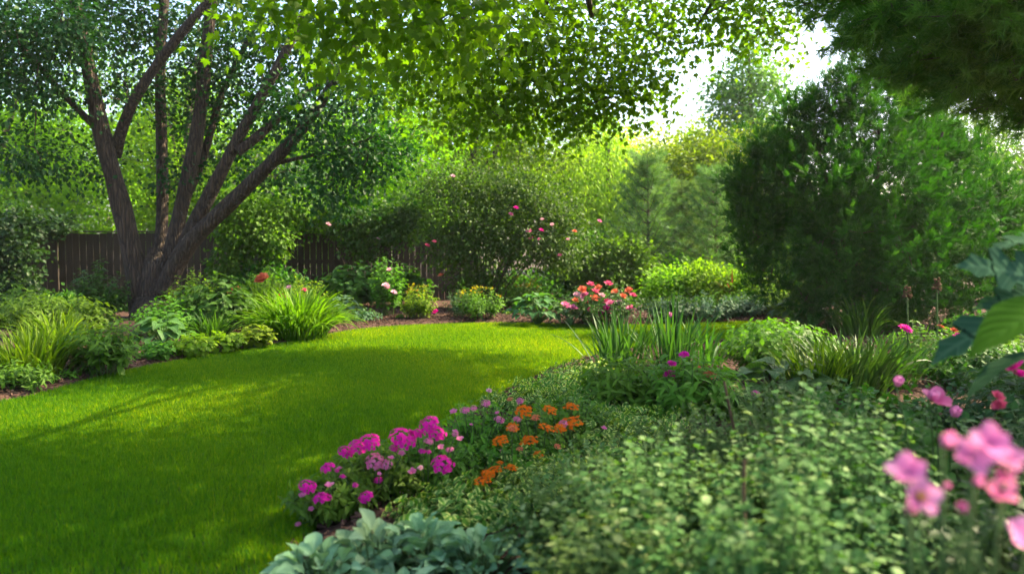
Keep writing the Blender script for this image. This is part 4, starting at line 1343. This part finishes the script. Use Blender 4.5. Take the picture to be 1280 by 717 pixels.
lp("leafy_perennial", "lime yellow plant at the bed edge, beside the largest daylily", "perennial", GL, gz(318, 436), .34, .30, 44, 8, OVAL_R, .10, LIME, 217)
lp("leafy_perennial", "broad-leaved dark bush behind the lime plants", "perennial", GL, gz(272, 420), .72, .95, 80, 15, OVAL, .17, MIDG, 218)
lp("leafy_perennial", "light leafy shrublet touching the right side of the trunk", "perennial", GL, gz(238, 408), .50, .95, 60, 14, OVAL, .10, LIME, 219)
r_, _ = lp("flowering_perennial", "leafy plant with coral red blooms behind the largest daylily", "perennial", GL, gz(328, 404), .75, .95, 80, 14, OVAL, .10, BRIGHT, 220)
for (x, y, s, k) in [(330, 350, .20, 'coral'), (325, 351, .15, 'coral'), (289, 367, .16, 'coral'), (297, 363, .12, 'coral'), (352, 372, .12, 'coral'), (381, 364, .10, 'rose'), (362, 360, .10, 'blushrose')]:
    flower(r_, k, at(x, y, 13.3 if x != 289 else 13.2), s * 1.25)
lp("leafy_perennial", "airy pale-topped perennial beside the coral blooms", "perennial", GL, gz(375, 398), .55, .85, 60, 14, OVAL, .085, LIME, 221)
hosta_plant("hosta", "blue-green hosta just right of the largest daylily", "hosta", GL, gz(428, 398), .52, .38, 50, .17, HOSTAB, 222)
lp("leafy_perennial", "small grey-green edging plant below the blue-green hosta", "perennial", GL, gz(448, 404), .45, .24, 50, 9, OVAL, .08, BLUEG, 223)
lp("hydrangea", "big-leaved dark green hydrangea against the fence, left of the tall pale spire", "hydrangea", GL, gz(442, 388), .85, .95, 80, 12, OVAL_R, .20, MIDG, 224)
lp("hydrangea", "big-leaved dark green hydrangea right of the tall pale spire", "hydrangea", GL, gz(508, 386), .62, .90, 60, 12, OVAL_R, .19, MIDG, 225)
r_, _ = lp("tall_perennial", "tall pale green spire with blush flowers in front of the hydrangeas", "perennial", GL, gz(483, 398), .42, 1.25, 40, 22, OVAL, .11, BRIGHT, 226)
for (x, y, s) in [(482, 358, .12), (485, 361, .10), (487, 338, .08), (492, 366, .08)]:
    flower(r_, 'blushrose', at(x, y, 14.4), s * 1.3)
for (lab, x, y, R, H, seed) in [("yellow-leaved spirea with orange tips, left of the dark fence gap", 523, 402, .38, .62, 227), ("green spirea with golden orange tips, right of the dark fence gap", 600, 402, .50, .60, 228), ("orange-tipped spirea half hidden behind the large green hosta", 655, 392, .45, .68, 229)]:
    rng = np.random.default_rng(seed)
    base = gz(x, y)
    root = thing("spirea", lab, "spirea", base, GL)
    mb = MB()
    tips = shoots(mb, base, R, H, 70, 15, OVAL, .075, rng)
    hi = tips[np.argsort(-tips[:, 2])[:30][::3]]
    foliage(mb, hi, np.tile([0, -.3, 1.0], (len(hi), 1)), 8, .028, OVAL, .045, rng, droop=-.2, mi=2)
    mb.build("foliage", [LIME if seed == 227 else BRIGHT, STEMM, ORTIP], root)
    if seed == 227:
        flower(root, 'magrose', at(545, 391, 14.6), .14)
lp("leafy_perennial", "silvery blue-green plant left of the golden-tipped spirea", "perennial", GL, gz(572, 400), .32, .52, 44, 12, OVAL_N, .09, BLUEG, 230)
hosta_plant("hosta", "large green hosta beside the pink rose bush", "hosta", GL, gz(672, 407), .62, .52, 80, .19, HOSTAM, 231)
hosta_plant("hosta", "second green hosta pressed between the large hosta and the roses", "hosta", GL, gz(712, 408), .50, .42, 60, .17, HOSTAM, 232)
# rose bush
base = gz(752, 408)
r_, tips = lp("rose_bush", "low rose bush covered in red and pink blooms at the far lawn edge", "rose bush", None, base, .85, .72, 110, 15, OVAL, .085, MIDG, 233, vb=(.0, .8))
rr = random.Random(9)
for (x, y, s, k) in [(738, 357, .13, 'rose'), (760, 356, .14, 'rose'), (728, 363, .12, 'coral'), (744, 366, .14, 'rose'), (721, 369, .11, 'blushrose'), (731, 370, .12, 'pinkrose'), (769, 366, .12, 'coral'), (779, 371, .12, 'coral'), (743, 374, .13, 'coral'),
                     (759, 378, .13, 'rose'), (763, 380, .12, 'pinkrose'), (774, 380, .12, 'blushrose'), (791, 370, .12, 'rose'), (786, 364, .11, 'coral'), (720, 377, .12, 'coral'), (706, 383, .14, 'pinkrose'), (716, 386, .12, 'pinkrose'), (738, 388, .12, 'rose'),
                     (758, 387, .14, 'magrose'), (762, 390, .14, 'pinkrose'), (749, 392, .13, 'magrose'), (789, 387, .14, 'pinkrose'), (752, 370, .10, 'blushrose'), (735, 380, .09, 'coral'), (748, 360, .10, 'coral'), (726, 376, .09, 'blushrose')]:
    flower(r_, k, at(x, y, 13.4 + rr.uniform(-.1, .3)), s * 1.15)
for (lab, x, y, R, H, seed) in [("pale blue-green leafy clump beyond the lawn, nearest the rose bush", 838, 404, .62, .48, 234), ("pale blue-green leafy clump beyond the lawn, middle one", 885, 402, .68, .52, 235), ("pale blue-green leafy clump beyond the lawn, nearest the yew", 928, 399, .55, .46, 236)]:
    lp("catmint", lab, "perennial", "pale clumps beyond the lawn", gz(x, y), R, H, 85, 12, OVAL, .10, BLUEG, seed, vb=(.2, 1))
lp("leafy_perennial", "lime green leafy plant between the pale clumps and the yew", "perennial", None, gz(968, 398), .50, .55, 55, 11, OVAL_R, .12, LIME, 237, vb=(0, .6))
strap_plant("spiky_plant", "dark spiky strap plant with red-tinged blades in front of the golden shrubs", "plant", None, gz(938, 388), .55, .95, 90, .035, MIDG, 238)
strap_plant("spiky_plant", "red-bladed cordyline rising behind the pale clumps", "plant", None, gz(918, 389), .35, .85, 26, .030, REDTIP, 239)
hosta_plant("hosta", "green hosta under the left skirt of the yew", "hosta", None, gz(1000, 412), .60, .45, 60, .22, HOSTAM, 240)
hosta_plant("hosta", "broad hosta below the yew with glossy upright leaves", "hosta", None, gz(1035, 415), .50, .48, 46, .24, HOSTAM, 241)
lp("leafy_perennial", "light green plant at the foot of the yew, right of its lowest boughs", "perennial", None, gz(1110, 408), .70, .50, 90, 12, OVAL_N, .12, BRIGHT, 242)
strap_plant("spiky_plant", "dark strap-leaved clump under the middle of the yew", "plant", None, gz(1075, 425), .50, .60, 110, .03, MIDG, 243, curve=(.8, 1.9))

for i, (lab, x, y) in enumerate([("small seedling on the mulch, leftmost of the five by the lawn edge", 62, 486), ("small seedling on the mulch, second from the left of the five", 88, 480), ("small seedling on the mulch, middle of the five", 116, 474), ("small seedling on the mulch, fourth from the left of the five", 150, 466), ("small seedling on the mulch, nearest the round-leaved plant", 172, 458), ("tiny green plant on the mulch below the white-flowered spire", 500, 405), ("tiny round-leaved plant on the mulch before the large hosta", 632, 400)]):
    lp("seedling", lab, "seedling", "seedlings on the mulch", gz(x, y - 3), .12, .12, 10, 6, OVAL, .065, BRIGHT, 260 + i)

# ------------------------------------------------------------------ the near bed on the right of the lawn
# iris
strap_plant("iris", "tall sword-leaved iris clump standing at the lawn edge, in front of the roses", "iris", "iris clumps", gz(775, 470), .46, .62, 110, .026, IRISM, 301, (.0, .75), (.0, .9), fold=.2)
r_ = strap_plant("iris", "sword-leaved iris clump with the tallest dark blades and a pink bud", "iris", "iris clumps", gz(838, 470), .40, .66, 85, .026, IRISM, 302, (.0, .6), (.0, .8), fold=.2)
mb = MB()
p = gz(843, 470)
ribbons(mb, np.tile(p, (7, 1)) + np.random.default_rng(1).normal(size=(7, 3)) * [.02, .02, 0], np.linspace(0, 6, 7), np.array([1.02, .98, .95, .9, .86, .92, .8]), np.full(7, .03), np.full(7, .02), np.full(7, .08), 6, .3, np.full(7, .1))
mb.build("center_blade", IRISM, r_)
mb = MB(); h = at(837, 397, 8.9); stalks(mb, p, [h], .005, 0); mb.build("flower_stem", STEMM, r_)
flower(r_, 'bud', h, .09)
strap_plant("iris", "shorter iris tuft leaning right, beside the rough-leaved bush", "iris", "iris clumps", gz(880, 462), .32, .50, 40, .03, IRISM, 303, (.1, .7), (.2, 1.0), fold=.2)
# zinnias
base = gz(862, 532)
r_, _ = lp("zinnia", "leafy zinnia bush with magenta blooms in front of the iris", "zinnia", None, base, .50, .56, 90, 13, OVAL_N, .135, BRIGHT, 304, vb=(.3, 1))
fl = [(855, 443, .070, 'daisy'), (838, 468, .075, 'daisy'), (840, 454, .05, 'daisy'), (889, 469, .075, 'orangedaisy'), (944, 492, .055, 'pinkdaisy'), (873, 459, .035, 'orangedaisy')]
heads = [at(x, y, 6.4) for x, y, s, k in fl]
mb = MB(); stalks(mb, base, heads, .0035, 0); mb.build("flower_stem", STEMM, r_)
for (x, y, s, k), h in zip(fl, heads):
    flower(r_, k, h, s * 1.5, tilt=(.35, _fr.uniform(-.3, .3)))
lp("zinnia", "green zinnia foliage without blooms left of the magenta ones", "zinnia", None, gz(785, 520), .52, .50, 90, 13, OVAL_N, .135, BRIGHT, 305, vb=(.3, 1))
lp("leafy_perennial", "rough-leaved bush of many small toothed leaves right of the iris", "perennial", None, gz(980, 478), .72, .58, 150, 14, OVAL, .105, BRIGHT, 306, vb=(0, .7))
lp("leafy_perennial", "second rough-leaved bush behind, at the right end of the lawn", "perennial", None, gz(965, 448), .75, .46, 130, 13, OVAL, .105, BRIGHT, 307, vb=(0, .8))
hosta_plant("hosta", "dark broad hosta shaded under the rough-leaved bush", "hosta", None, gz(975, 508), .62, .36, 46, .22, HOSTAM, 308)
lp("leafy_perennial", "mixed small green plants in front of the dark hosta", "perennial", None, gz(940, 530), .55, .26, 90, 10, OVAL_N, .08, MIDG, 309)
strap_plant("daylily", "large strap-leaved clump in the near bed below the yew", "daylily", None, gz(1065, 500), .48, .54, 230, .032, IRISM, 310, (.0, .5), (.4, 1.5))
strap_plant("daylily", "smaller strap-leaved clump right of the large one", "daylily", None, gz(1110, 490), .38, .48, 130, .030, IRISM, 311, (.0, .5), (.4, 1.5))
strap_plant("daylily", "thin strap tuft between the dark hosta and the large strap clump", "daylily", None, gz(1020, 505), .34, .56, 110, .020, LILY, 312, (.0, .5), (.4, 1.5))
# variegated ground cover along the lawn edge
for i, (lab, x, y, R, H) in enumerate([("white-edged ground cover at the lawn edge below the iris", 700, 500, .50, .26), ("white-edged ground cover in front of the zinnia foliage", 745, 522, .48, .28), ("white-edged ground cover touching the orange lantana", 660, 520, .42, .26), ("white-edged ground cover under the magenta zinnias", 790, 552, .45, .26),
                                       ("white-edged ground cover between the lantana and the pale bush", 755, 575, .42, .30), ("white-edged ground cover next to the sage leaves", 690, 640, .36, .28), ("white-edged ground cover behind the lantana, farthest along the edge", 735, 482, .45, .24), ("white-edged ground cover filling the gap between lantana and grey leaves", 610, 655, .34, .22), ("white-edged ground cover under the lowest orange heads", 660, 600, .36, .22), ("white-edged ground cover just behind the lowest grey leaves", 560, 665, .32, .20)]):
    lp("ground_cover", lab, "ground cover", "white-edged ground cover mounds", gz(x, y), R, H, 84, 10, OVAL_R, .062, VARIE, 320 + i, droop=.1, low=.5)
# phlox with magenta heads
GP = "phlox plants along the lawn edge"
PH = [(("phlox plant at the lawn corner with deep magenta heads", 416, 650), [(384, 606, .105, 'magenta'), (402, 621, .10, 'magenta'), (410, 583, .095, 'magenta'), (379, 616, .05, 'pinkumbel'), (458, 619, .09, 'magenta'), (444, 604, .035, 'magenta')], .26, .22, 4.15),
      (("phlox plant with magenta and pale pink heads, second along the lawn edge", 470, 632), [(432, 563, .11, 'magenta'), (461, 551, .125, 'magenta'), (447, 557, .10, 'magenta'), (469, 575, .12, 'pinkumbel'), (484, 579, .075, 'pinkumbel'), (502, 565, .05, 'smallbloom'), (489, 571, .045, 'smallbloom'), (474, 590, .03, 'smallbloom')], .30, .33, 4.3),
      (("phlox plant with the broadest magenta heads, beside the lantana", 534, 618), [(503, 546, .155, 'magenta'), (522, 541, .10, 'magenta'), (537, 528, .115, 'magenta'), (545, 540, .105, 'magenta'), (553, 579, .14, 'magenta'), (492, 558, .06, 'magenta'), (516, 588, .05, 'smallbloom'), (551, 557, .04, 'smallbloom'), (569, 540, .04, 'pinkumbel'), (575, 547, .045, 'smallbloom'), (526, 583, .04, 'blushrose'), (505, 613, .06, 'blushrose')], .34, .36, 4.4),
      (("paler phlox plant with lilac pink heads, farthest along the lawn edge", 592, 584), [(581, 511, .07, 'pinkumbel'), (592, 508, .05, 'pinkumbel'), (607, 502, .06, 'pinkumbel'), (624, 523, .07, 'pinkumbel'), (650, 499, .06, 'pinkumbel'), (611, 487, .05, 'blushrose'), (637, 496, .045, 'coralumbel'), (569, 538, .04, 'smallbloom')], .38, .40, 5.0)]
for i, ((lab, x, y), fl, R, H, d) in enumerate(PH):
    base = gz(x, y)
    r_, _ = lp("phlox", lab, "phlox", GP, base, R, H, 110, 14, OVAL_N, .075, BRIGHT, 340 + i, vb=(.2, 1))
    fl = fl + [(px + _fr.uniform(-34, 34), py + _fr.uniform(4, 44), _fr.uniform(.03, .055), _fr.choice(['magenta', 'pinkumbel', 'smallbloom'])) for px, py, s, k in fl[:4]]
    heads = [at(px, py + 2, d - .12 + .10 * _fr.uniform(-1, 1)) for px, py, s, k in fl]
    mb = MB(); stalks(mb, base, heads, .003, 0); mb.build("flower_stem", STEMM, r_)
    for (px, py, s, k), h in zip(fl, heads):
        flower(r_, k, h, s * .88, tilt=(_fr.uniform(.1, .6), _fr.uniform(-.3, .3)), name="flower_head")
# orange lantana
GLA = "orange lantana plants"
LA = [(("orange lantana with the lowest flower heads, next to the broad magenta phlox", 640, 604), [(625, 549, .085, 'orange'), (640, 534, .06, 'coralumbel'), (618, 586, .085, 'orange'), (639, 583, .085, 'orange'), (603, 599, .09, 'orange'), (612, 592, .06, 'orange'), (607, 590, .05, 'orange'), (625, 577, .04, 'orange')], .36, .22, 4.3),
      (("orange lantana with a spread of flat orange heads, middle plant", 674, 582), [(655, 512, .10, 'orange'), (661, 549, .12, 'orange'), (641, 533, .09, 'orange'), (673, 567, .07, 'orange'), (683, 533, .10, 'orange'), (650, 560, .05, 'coralumbel'), (669, 521, .06, 'coralumbel'), (646, 524, .05, 'pinkumbel')], .40, .36, 4.7),
      (("orange lantana with the highest flower heads, by the white-edged ground cover", 712, 564), [(688, 511, .10, 'orange'), (714, 507, .11, 'orange'), (712, 527, .15, 'orange'), (700, 534, .08, 'orange'), (704, 529, .05, 'pinkumbel'), (697, 557, .05, 'coralumbel'), (755, 536, .05, 'smallbloom')], .40, .40, 4.9)]
for i, ((lab, x, y), fl, R, H, d) in enumerate(LA):
    base = gz(x, y)
    r_, _ = lp("lantana", lab, "lantana", GLA, base, R, H, 110, 13, OVAL, .062, BRIGHT, 350 + i)
    heads = [at(px, py, d - .1 + .1 * _fr.uniform(-1, 1)) for px, py, s, k in fl]
    mb = MB(); stalks(mb, base, heads, .003, 0); mb.build("flower_stem", STEMM, r_)
    for (px, py, s, k), h in zip(fl, heads):
        flower(r_, k, h, s * .85, tilt=(_fr.uniform(.15, .75), _fr.uniform(-.35, .35)), name="flower_head")
# sage-like grey leaved plants right at the front
GS = "grey-leaved plants at the front of the bed"
for i, (lab, x, y, R, H, n) in enumerate([("grey-green broad-leaved plant at the bottom lawn corner", 405, 760, .30, .33, 120), ("grey-green broad-leaved plant under the magenta phlox, second from the lawn", 470, 735, .28, .36, 135), ("grey-green broad-leaved plant in the middle of its row", 530, 735, .28, .36, 135),
                                          ("grey-green broad-leaved plant at the right end of its row", 600, 745, .28, .34, 125), ("grey-green broad-leaved plant lowest in the picture, below the others", 500, 810, .28, .28, 105), ("grey-green broad-leaved plant low beside the white-edged ground cover", 580, 815, .26, .24, 90)]):
    rng = np.random.default_rng(360 + i)
    base = gz(x, y)
    root = thing("grey_leaved_plant", lab, "plant", base, GS)
    mb = MB()
    k = np.arange(n); ph = k * 2.39996 + rng.normal(size=n) * .3
    rho = ((k + .5) / n) ** .5
    hd = np.stack([np.cos(ph), np.sin(ph), np.zeros(n)], 1)
    pos = base + hd * (rho * R * .8)[:, None]; pos[:, 2] = base[2] + H * (.55 - .40 * rho ** 2) * rng.uniform(.6, 1.2, n)
    d = hd * (.25 + .9 * rho)[:, None] + np.array([0, 0, 1.0]) * (1.0 - .6 * rho)[:, None] + rng.normal(size=(n, 3)) * .2
    nn = np.array([0, -.1, .6]) - hd * .7 + rng.normal(size=(n, 3)) * .3
    s = rng.uniform(.062, .108, n)
    mb.inst(SPOON, pos, frames(d, nn), np.column_stack([s * rng.uniform(.85, 1.1, n), s, s]), rng.random(n))
    t = np.linspace(0, 1, 4)
    tubes(mb, (base + (pos - base) * np.array([.3, .3, 0]))[:, None] + (pos - base - (pos - base) * np.array([.3, .3, 0]))[:, None] * t[None, :, None], np.broadcast_to(.004 * (1 - .3 * t)[None], (n, 4)), 4, None, 1)
    mb.build("foliage", [SAGE, STEMM], root)
    if i == 0:
        flower(root, 'smallbloom', at(371, 697, 3.35), .06)
        flower(root, 'smallbloom', at(378, 690, 3.4), .035)
# pale small-leaved bushes filling the near foreground
GB = "pale small-leaved bushes in the foreground"
for i, (lab, x, y, d, R, H, ns) in enumerate([("pale small-leaved bush behind the brown stake, next to the zinnias", 900, 530, 4.1, .55, .52, 200), ("pale small-leaved bush with the highest top, below the large strap clump", 1010, 525, 3.6, .58, .68, 230), ("pale small-leaved bush left of the taller stake", 800, 560, 3.6, .50, .52, 190),
                                              ("pale small-leaved bush beside the white-edged ground cover", 735, 620, 3.1, .40, .42, 160), ("pale small-leaved bush in the centre of the foreground", 850, 610, 2.7, .45, .56, 190), ("pale small-leaved bush around the second stake", 960, 590, 2.7, .48, .64, 200),
                                              ("pale small-leaved bush touching the pink rose", 1070, 580, 2.6, .46, .66, 200), ("blurred pale bush at the bottom centre", 790, 690, 2.2, .36, .48, 140), ("blurred pale bush at the bottom right of centre", 910, 690, 2.0, .38, .60, 150), ("blurred pale bush nearest the viewer, below the pink rose", 1030, 690, 1.9, .36, .62, 150)]):
    c = at(x, y, d)
    base = np.array([c[0], d + .25, .03])
    H = max(.3, c[2]) * (1.02, 1.22, .92, 1.1, 1.15, .98, 1.2, 1.05, .95, 1.15)[i]; ns = int(ns * 1.3)
    lp("small_leaved_bush", lab, "bush", GB, base, R, H, ns, 15, OVAL_R, .032 if d > 3 else .037, PALEV, 370 + i, start=.3, stem_r=.0025, droop=.05, taper=.15, tipv=.62, low=.66)
for i, (lab, x0, y0, x1, y1, d) in enumerate([("thin brown stake standing among the pale bushes, the farther one", 905, 477, 915, 530, 3.9), ("thin brown stake leaning in the foreground, the nearer one", 930, 575, 934, 660, 2.5)]):
    a, b_ = at(x0, y0, d), at(x1, y1, d)
    foot = a + (b_ - a) * (a[2] / (a[2] - b_[2]))
    mb = MB()
    rg2 = np.random.default_rng(i)
    pts = [a + (foot - a) * t + rg2.normal(size=3) * .006 for t in np.linspace(0, 1, 7)]
    stem_tube(mb, pts, .006, .010, 7, 2, 0, .12, i)
    m_ = mb.build("garden_stake", TWIG)
    m_["label"] = lab; m_["category"] = "stake"; m_["group"] = "brown stakes"
# right side shrubs
r_, _ = lp("flowering_perennial", "low leafy plant with one deep magenta bloom below the yew", "perennial", None, gz(1150, 470), .50, .55, 90, 12, OVAL, .08, BRIGHT, 390, vb=(0, .7))
h = at(1132, 411, 8.3); flower(r_, 'daisy', h, .16, tilt=(.5, .2)); mb = MB(); stalks(mb, gz(1150, 470), [h], .004, 0); mb.build("flower_stem", STEMM, r_)
r_, _ = lp("flowering_perennial", "leafy bush with orange specks at the right edge, behind the lobed leaves", "perennial", None, gz(1215, 490), .70, .55, 130, 13, OVAL, .085, MIDG, 391, vb=(.1, 1))
for (x, y, s, k) in [(1177, 409, .07, 'orangedaisy'), (1192, 414, .06, 'coral'), (1198, 422, .07, 'magrose'), (1205, 425, .06, 'rose')]:
    flower(r_, k, at(x, y, 7.2), s * 1.3)
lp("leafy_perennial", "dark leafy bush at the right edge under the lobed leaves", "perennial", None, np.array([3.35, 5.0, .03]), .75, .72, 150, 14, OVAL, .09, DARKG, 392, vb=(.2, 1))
lp("leafy_perennial", "leafy green bush between the strap clump and the pale bushes on the right", "perennial", None, np.array([2.45, 5.3, .03]), .65, .52, 130, 13, OVAL, .085, MIDG, 393, vb=(.1, 1))
r_, _ = lp("flowering_perennial", "glossy leafy bush with pink buds above the pale bushes", "perennial", None, np.array([2.05, 3.7, .03]), .52, .62, 110, 13, OVAL, .10, MIDG, 394, vb=(.1, 1))
fl = [(1120, 482, .055, 'bud'), (1170, 503, .105, 'smallbloom'), (1190, 520, .055, 'bud'), (1162, 499, .06, 'bud')]
heads = [at(x, y, 3.2) for x, y, s, k in fl]
mb = MB(); stalks(mb, np.array([2.05, 3.7, .03]), heads, .0035, 0); mb.build("flower_stem", STEMM, r_)
for (x, y, s, k), h in zip(fl, heads):
    flower(r_, k, h, s * 1.05, tilt=(.6, .2))
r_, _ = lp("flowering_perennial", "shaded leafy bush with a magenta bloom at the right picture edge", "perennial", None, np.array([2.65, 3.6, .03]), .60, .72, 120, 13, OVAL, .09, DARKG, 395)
for (x, y, s, k) in [(1268, 462, .075, 'magrose'), (1246, 497, .05, 'rose'), (1250, 508, .05, 'rose'), (1274, 470, .05, 'magrose')]:
    flower(r_, k, at(x, y, 3.1), s * 1.1)
for i, (lab, x0, y0, x1) in enumerate([("dried seed-head stalk in front of the yew, the shorter one", 1134, 372, 1135), ("dried seed-head stalk in front of the yew, the taller one", 1171, 362, 1172)]):
    top = at(x0, y0, 8.4); foot = np.array([top[0] + .02, 8.4, 0.0])
    root = thing("seed_head", lab, "seed head", foot, "dried seed heads before the yew")
    mb = MB()
    stem_tube(mb, [foot, foot * .5 + top * .5 + [.01, 0, 0], top], .010, .008, 7, 2)
    mb.build("stem", STEMM, root)
    rg2 = np.random.default_rng(i)
    for j in range(3):
        n = 26
        dd = nrm(rg2.normal(size=(n, 3)) * [1, 1, .45])
        mb = MB()
        c0 = top + np.array([0, 0, .015 + .045 * j])
        tubes(mb, np.stack([np.repeat(c0[None], n, 0), c0 + dd * .028, c0 + dd * (.052 - .009 * j)], 1), np.tile([.0035, .004, .006], (n, 1)), 4)
        mb.build("whorl", TWIG, root)

for i, (lab, x, y, R, H, m, tp) in enumerate([("green leafy mound beyond the bright daylily tuft, at the far left of the bed", -6.6, 8.2, .6, .5, BRIGHT, OVAL_N), ("mid green mound at the far left end of the bed, near the lawn", -7.3, 9.4, .7, .6, MIDG, OVAL), ("bright leafy mound against the fence end beyond the ivy", -8.6, 11.2, .8, .7, BRIGHT, OVAL),
                                             ("leafy mound right of the dark bush under the lobed leaves", 4.4, 6.2, .8, .65, MIDG, OVAL), ("bright leafy mound between the yew and the right edge bushes", 5.0, 8.4, .9, .6, BRIGHT, OVAL_N), ("dark leafy mound beside the old pine trunk", 5.9, 6.9, .9, .7, DARKG, OVAL), ("leafy mound behind the magenta bloom at the right edge", 3.5, 3.5, .7, .6, MIDG, OVAL), ("broad leafy mound under the right skirt of the yew", 6.6, 10.6, .9, .6, MIDG, OVAL)]):
    lp("leafy_perennial", lab, "perennial", None, np.array([x, y, .03]), R, H, 100, 13, tp, .11, m, 450 + i)

# big lobed leaves entering from the right
rng = np.random.default_rng(400)
base = np.array([2.05, 2.9, .03])
root = thing("lobed_plant", "tall plant with big blue-green lobed leaves leaning in at the right edge", "plant", base)
sp = [base, np.array([2.03, 2.88, .55]), np.array([2.0, 2.86, 1.05]), np.array([1.97, 2.85, 1.4]), np.array([1.95, 2.85, 1.62])]
mb = MB(); stem_tube(mb, sp, .014, .007, 8, 2); mb.build("stem", STEMM, root)


def big_leaf(mat, tpl, a, tip, nor, w, name="leaf"):
    mb = MB()
    a = np.array(a); tip = np.array(tip)
    Ln = np.linalg.norm(tip - a)
    mb.inst(tpl, a[None], frames((tip - a)[None], np.array([nor], float)), np.array([[Ln * w, Ln, Ln]]), [.5])
    zz = np.clip(a[2] - .12, .2, 1.5)
    s_ = np.array([np.interp(zz, [p[2] for p in sp], [p[i] for p in sp]) for i in range(3)])
    tubes(mb, np.stack([s_, s_ * .5 + a * .5 + [0, 0, .02], a], 0)[None], np.array([[.006, .005, .004]]), 6, None, 1)
    mb.build(name, [mat, STEMM], root)


FLATL = leaf_grid([.04, .22, .30, .33, .30, .22, .11, 0], .10, .18, 0, .012)
big_leaf(BIGL, LOBED, at(1298, 352, 2.8), at(1226, 316, 2.7), (-.3, -.8, .6), .85)
big_leaf(BIGL, LOBED, at(1290, 390, 2.75), at(1178, 412, 2.6), (-.1, -.45, .9), .60)
big_leaf(BIGLB, FLATL, at(1322, 376, 2.3), at(1212, 423, 2.15), (-.25, -.45, .85), .58)
big_leaf(BIGL, FLATL, at(1300, 440, 2.6), at(1196, 480, 2.5), (-.1, .1, 1), .42)
big_leaf(BIGL, LOBED, at(1310, 300, 2.9), at(1248, 288, 2.8), (0, -.3, 1), .6)
big_leaf(BIGL, LOBED, at(1300, 365, 2.95), at(1226, 372, 2.95), (0, -.75, .7), .75)
big_leaf(BIGL, LOBED, at(1320, 330, 2.9), at(1350, 300, 2.85), (0, -.6, .8), .8)
big_leaf(BIGL, LOBED, (2.02, 2.82, .95), (1.78, 2.70, .80), (0, -.5, .9), .7)
big_leaf(BIGL, LOBED, (2.06, 2.90, .80), (2.34, 2.80, .70), (0, -.5, .9), .7)
big_leaf(BIGL, LOBED, (2.04, 2.90, 1.30), (2.32, 2.95, 1.40), (0, -.6, .8), .7)
# pink rose bush nearest the viewer
base = np.array([.80, 1.40, .03])
rose, _ = lp("pink_rose_bush", "blurred rose bush with large soft pink blooms nearest the viewer", "rose bush", None, base, .34, .78, 60, 14, OVAL, .062, DARKG, 410, start=.25, vb=(.2, 1), stem_r=.003)
fl = [(1136, 592, .075, 'bloom'), (1150, 622, .065, 'bloom'), (1134, 640, .03, 'bud'), (1236, 556, .078, 'bloom'), (1215, 572, .07, 'bloom'), (1258, 576, .06, 'bloom'), (1178, 556, .042, 'bud'), (1218, 605, .04, 'bud'), (1250, 618, .05, 'smallbloom'), (1255, 596, .035, 'smallbloom'), (1283, 676, .085, 'bloom'), (1202, 637, .03, 'bud'), (1180, 608, .02, 'bud')]
heads = [at(x, y, 1.25 + (.05 if k == 'bud' else 0)) for x, y, s, k in fl]
mb = MB(); stalks(mb, base, heads, .0028, 0); mb.build("flower_stem", STEMM, rose)
for (x, y, s, k), h in zip(fl, heads):
    flower(rose, k, h, s * .82, tilt=(_fr.uniform(.5, 1.0), _fr.uniform(-.3, .3)), center=(x == 1150))
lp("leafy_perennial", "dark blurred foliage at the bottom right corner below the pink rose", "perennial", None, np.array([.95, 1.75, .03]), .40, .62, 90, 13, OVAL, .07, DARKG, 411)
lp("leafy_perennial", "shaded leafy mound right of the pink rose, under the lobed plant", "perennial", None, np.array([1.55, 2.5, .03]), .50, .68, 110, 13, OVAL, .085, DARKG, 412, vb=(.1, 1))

# ------------------------------------------------------------------ thin sunlit haze over the whole garden
hm, nt = new_mat("morning_haze")
ho = N(nt, "ShaderNodeOutputMaterial")
pv = N(nt, "ShaderNodeVolumePrincipled")
pv.inputs["Color"].default_value = (.93, .95, .90, 1)
pv.inputs["Density"].default_value = HAZE
pv.inputs["Anisotropy"].default_value = .35
nt.links.new(pv.outputs[0], ho.inputs["Volume"])
mb = MB()
box(mb, (0, 22, 5.3), (120, 76, 13.0))
o = mb.build("haze", hm, smooth=False)
o["kind"] = "stuff"; o["label"] = "thin pale sunlit haze over the whole garden"; o["category"] = "haze"
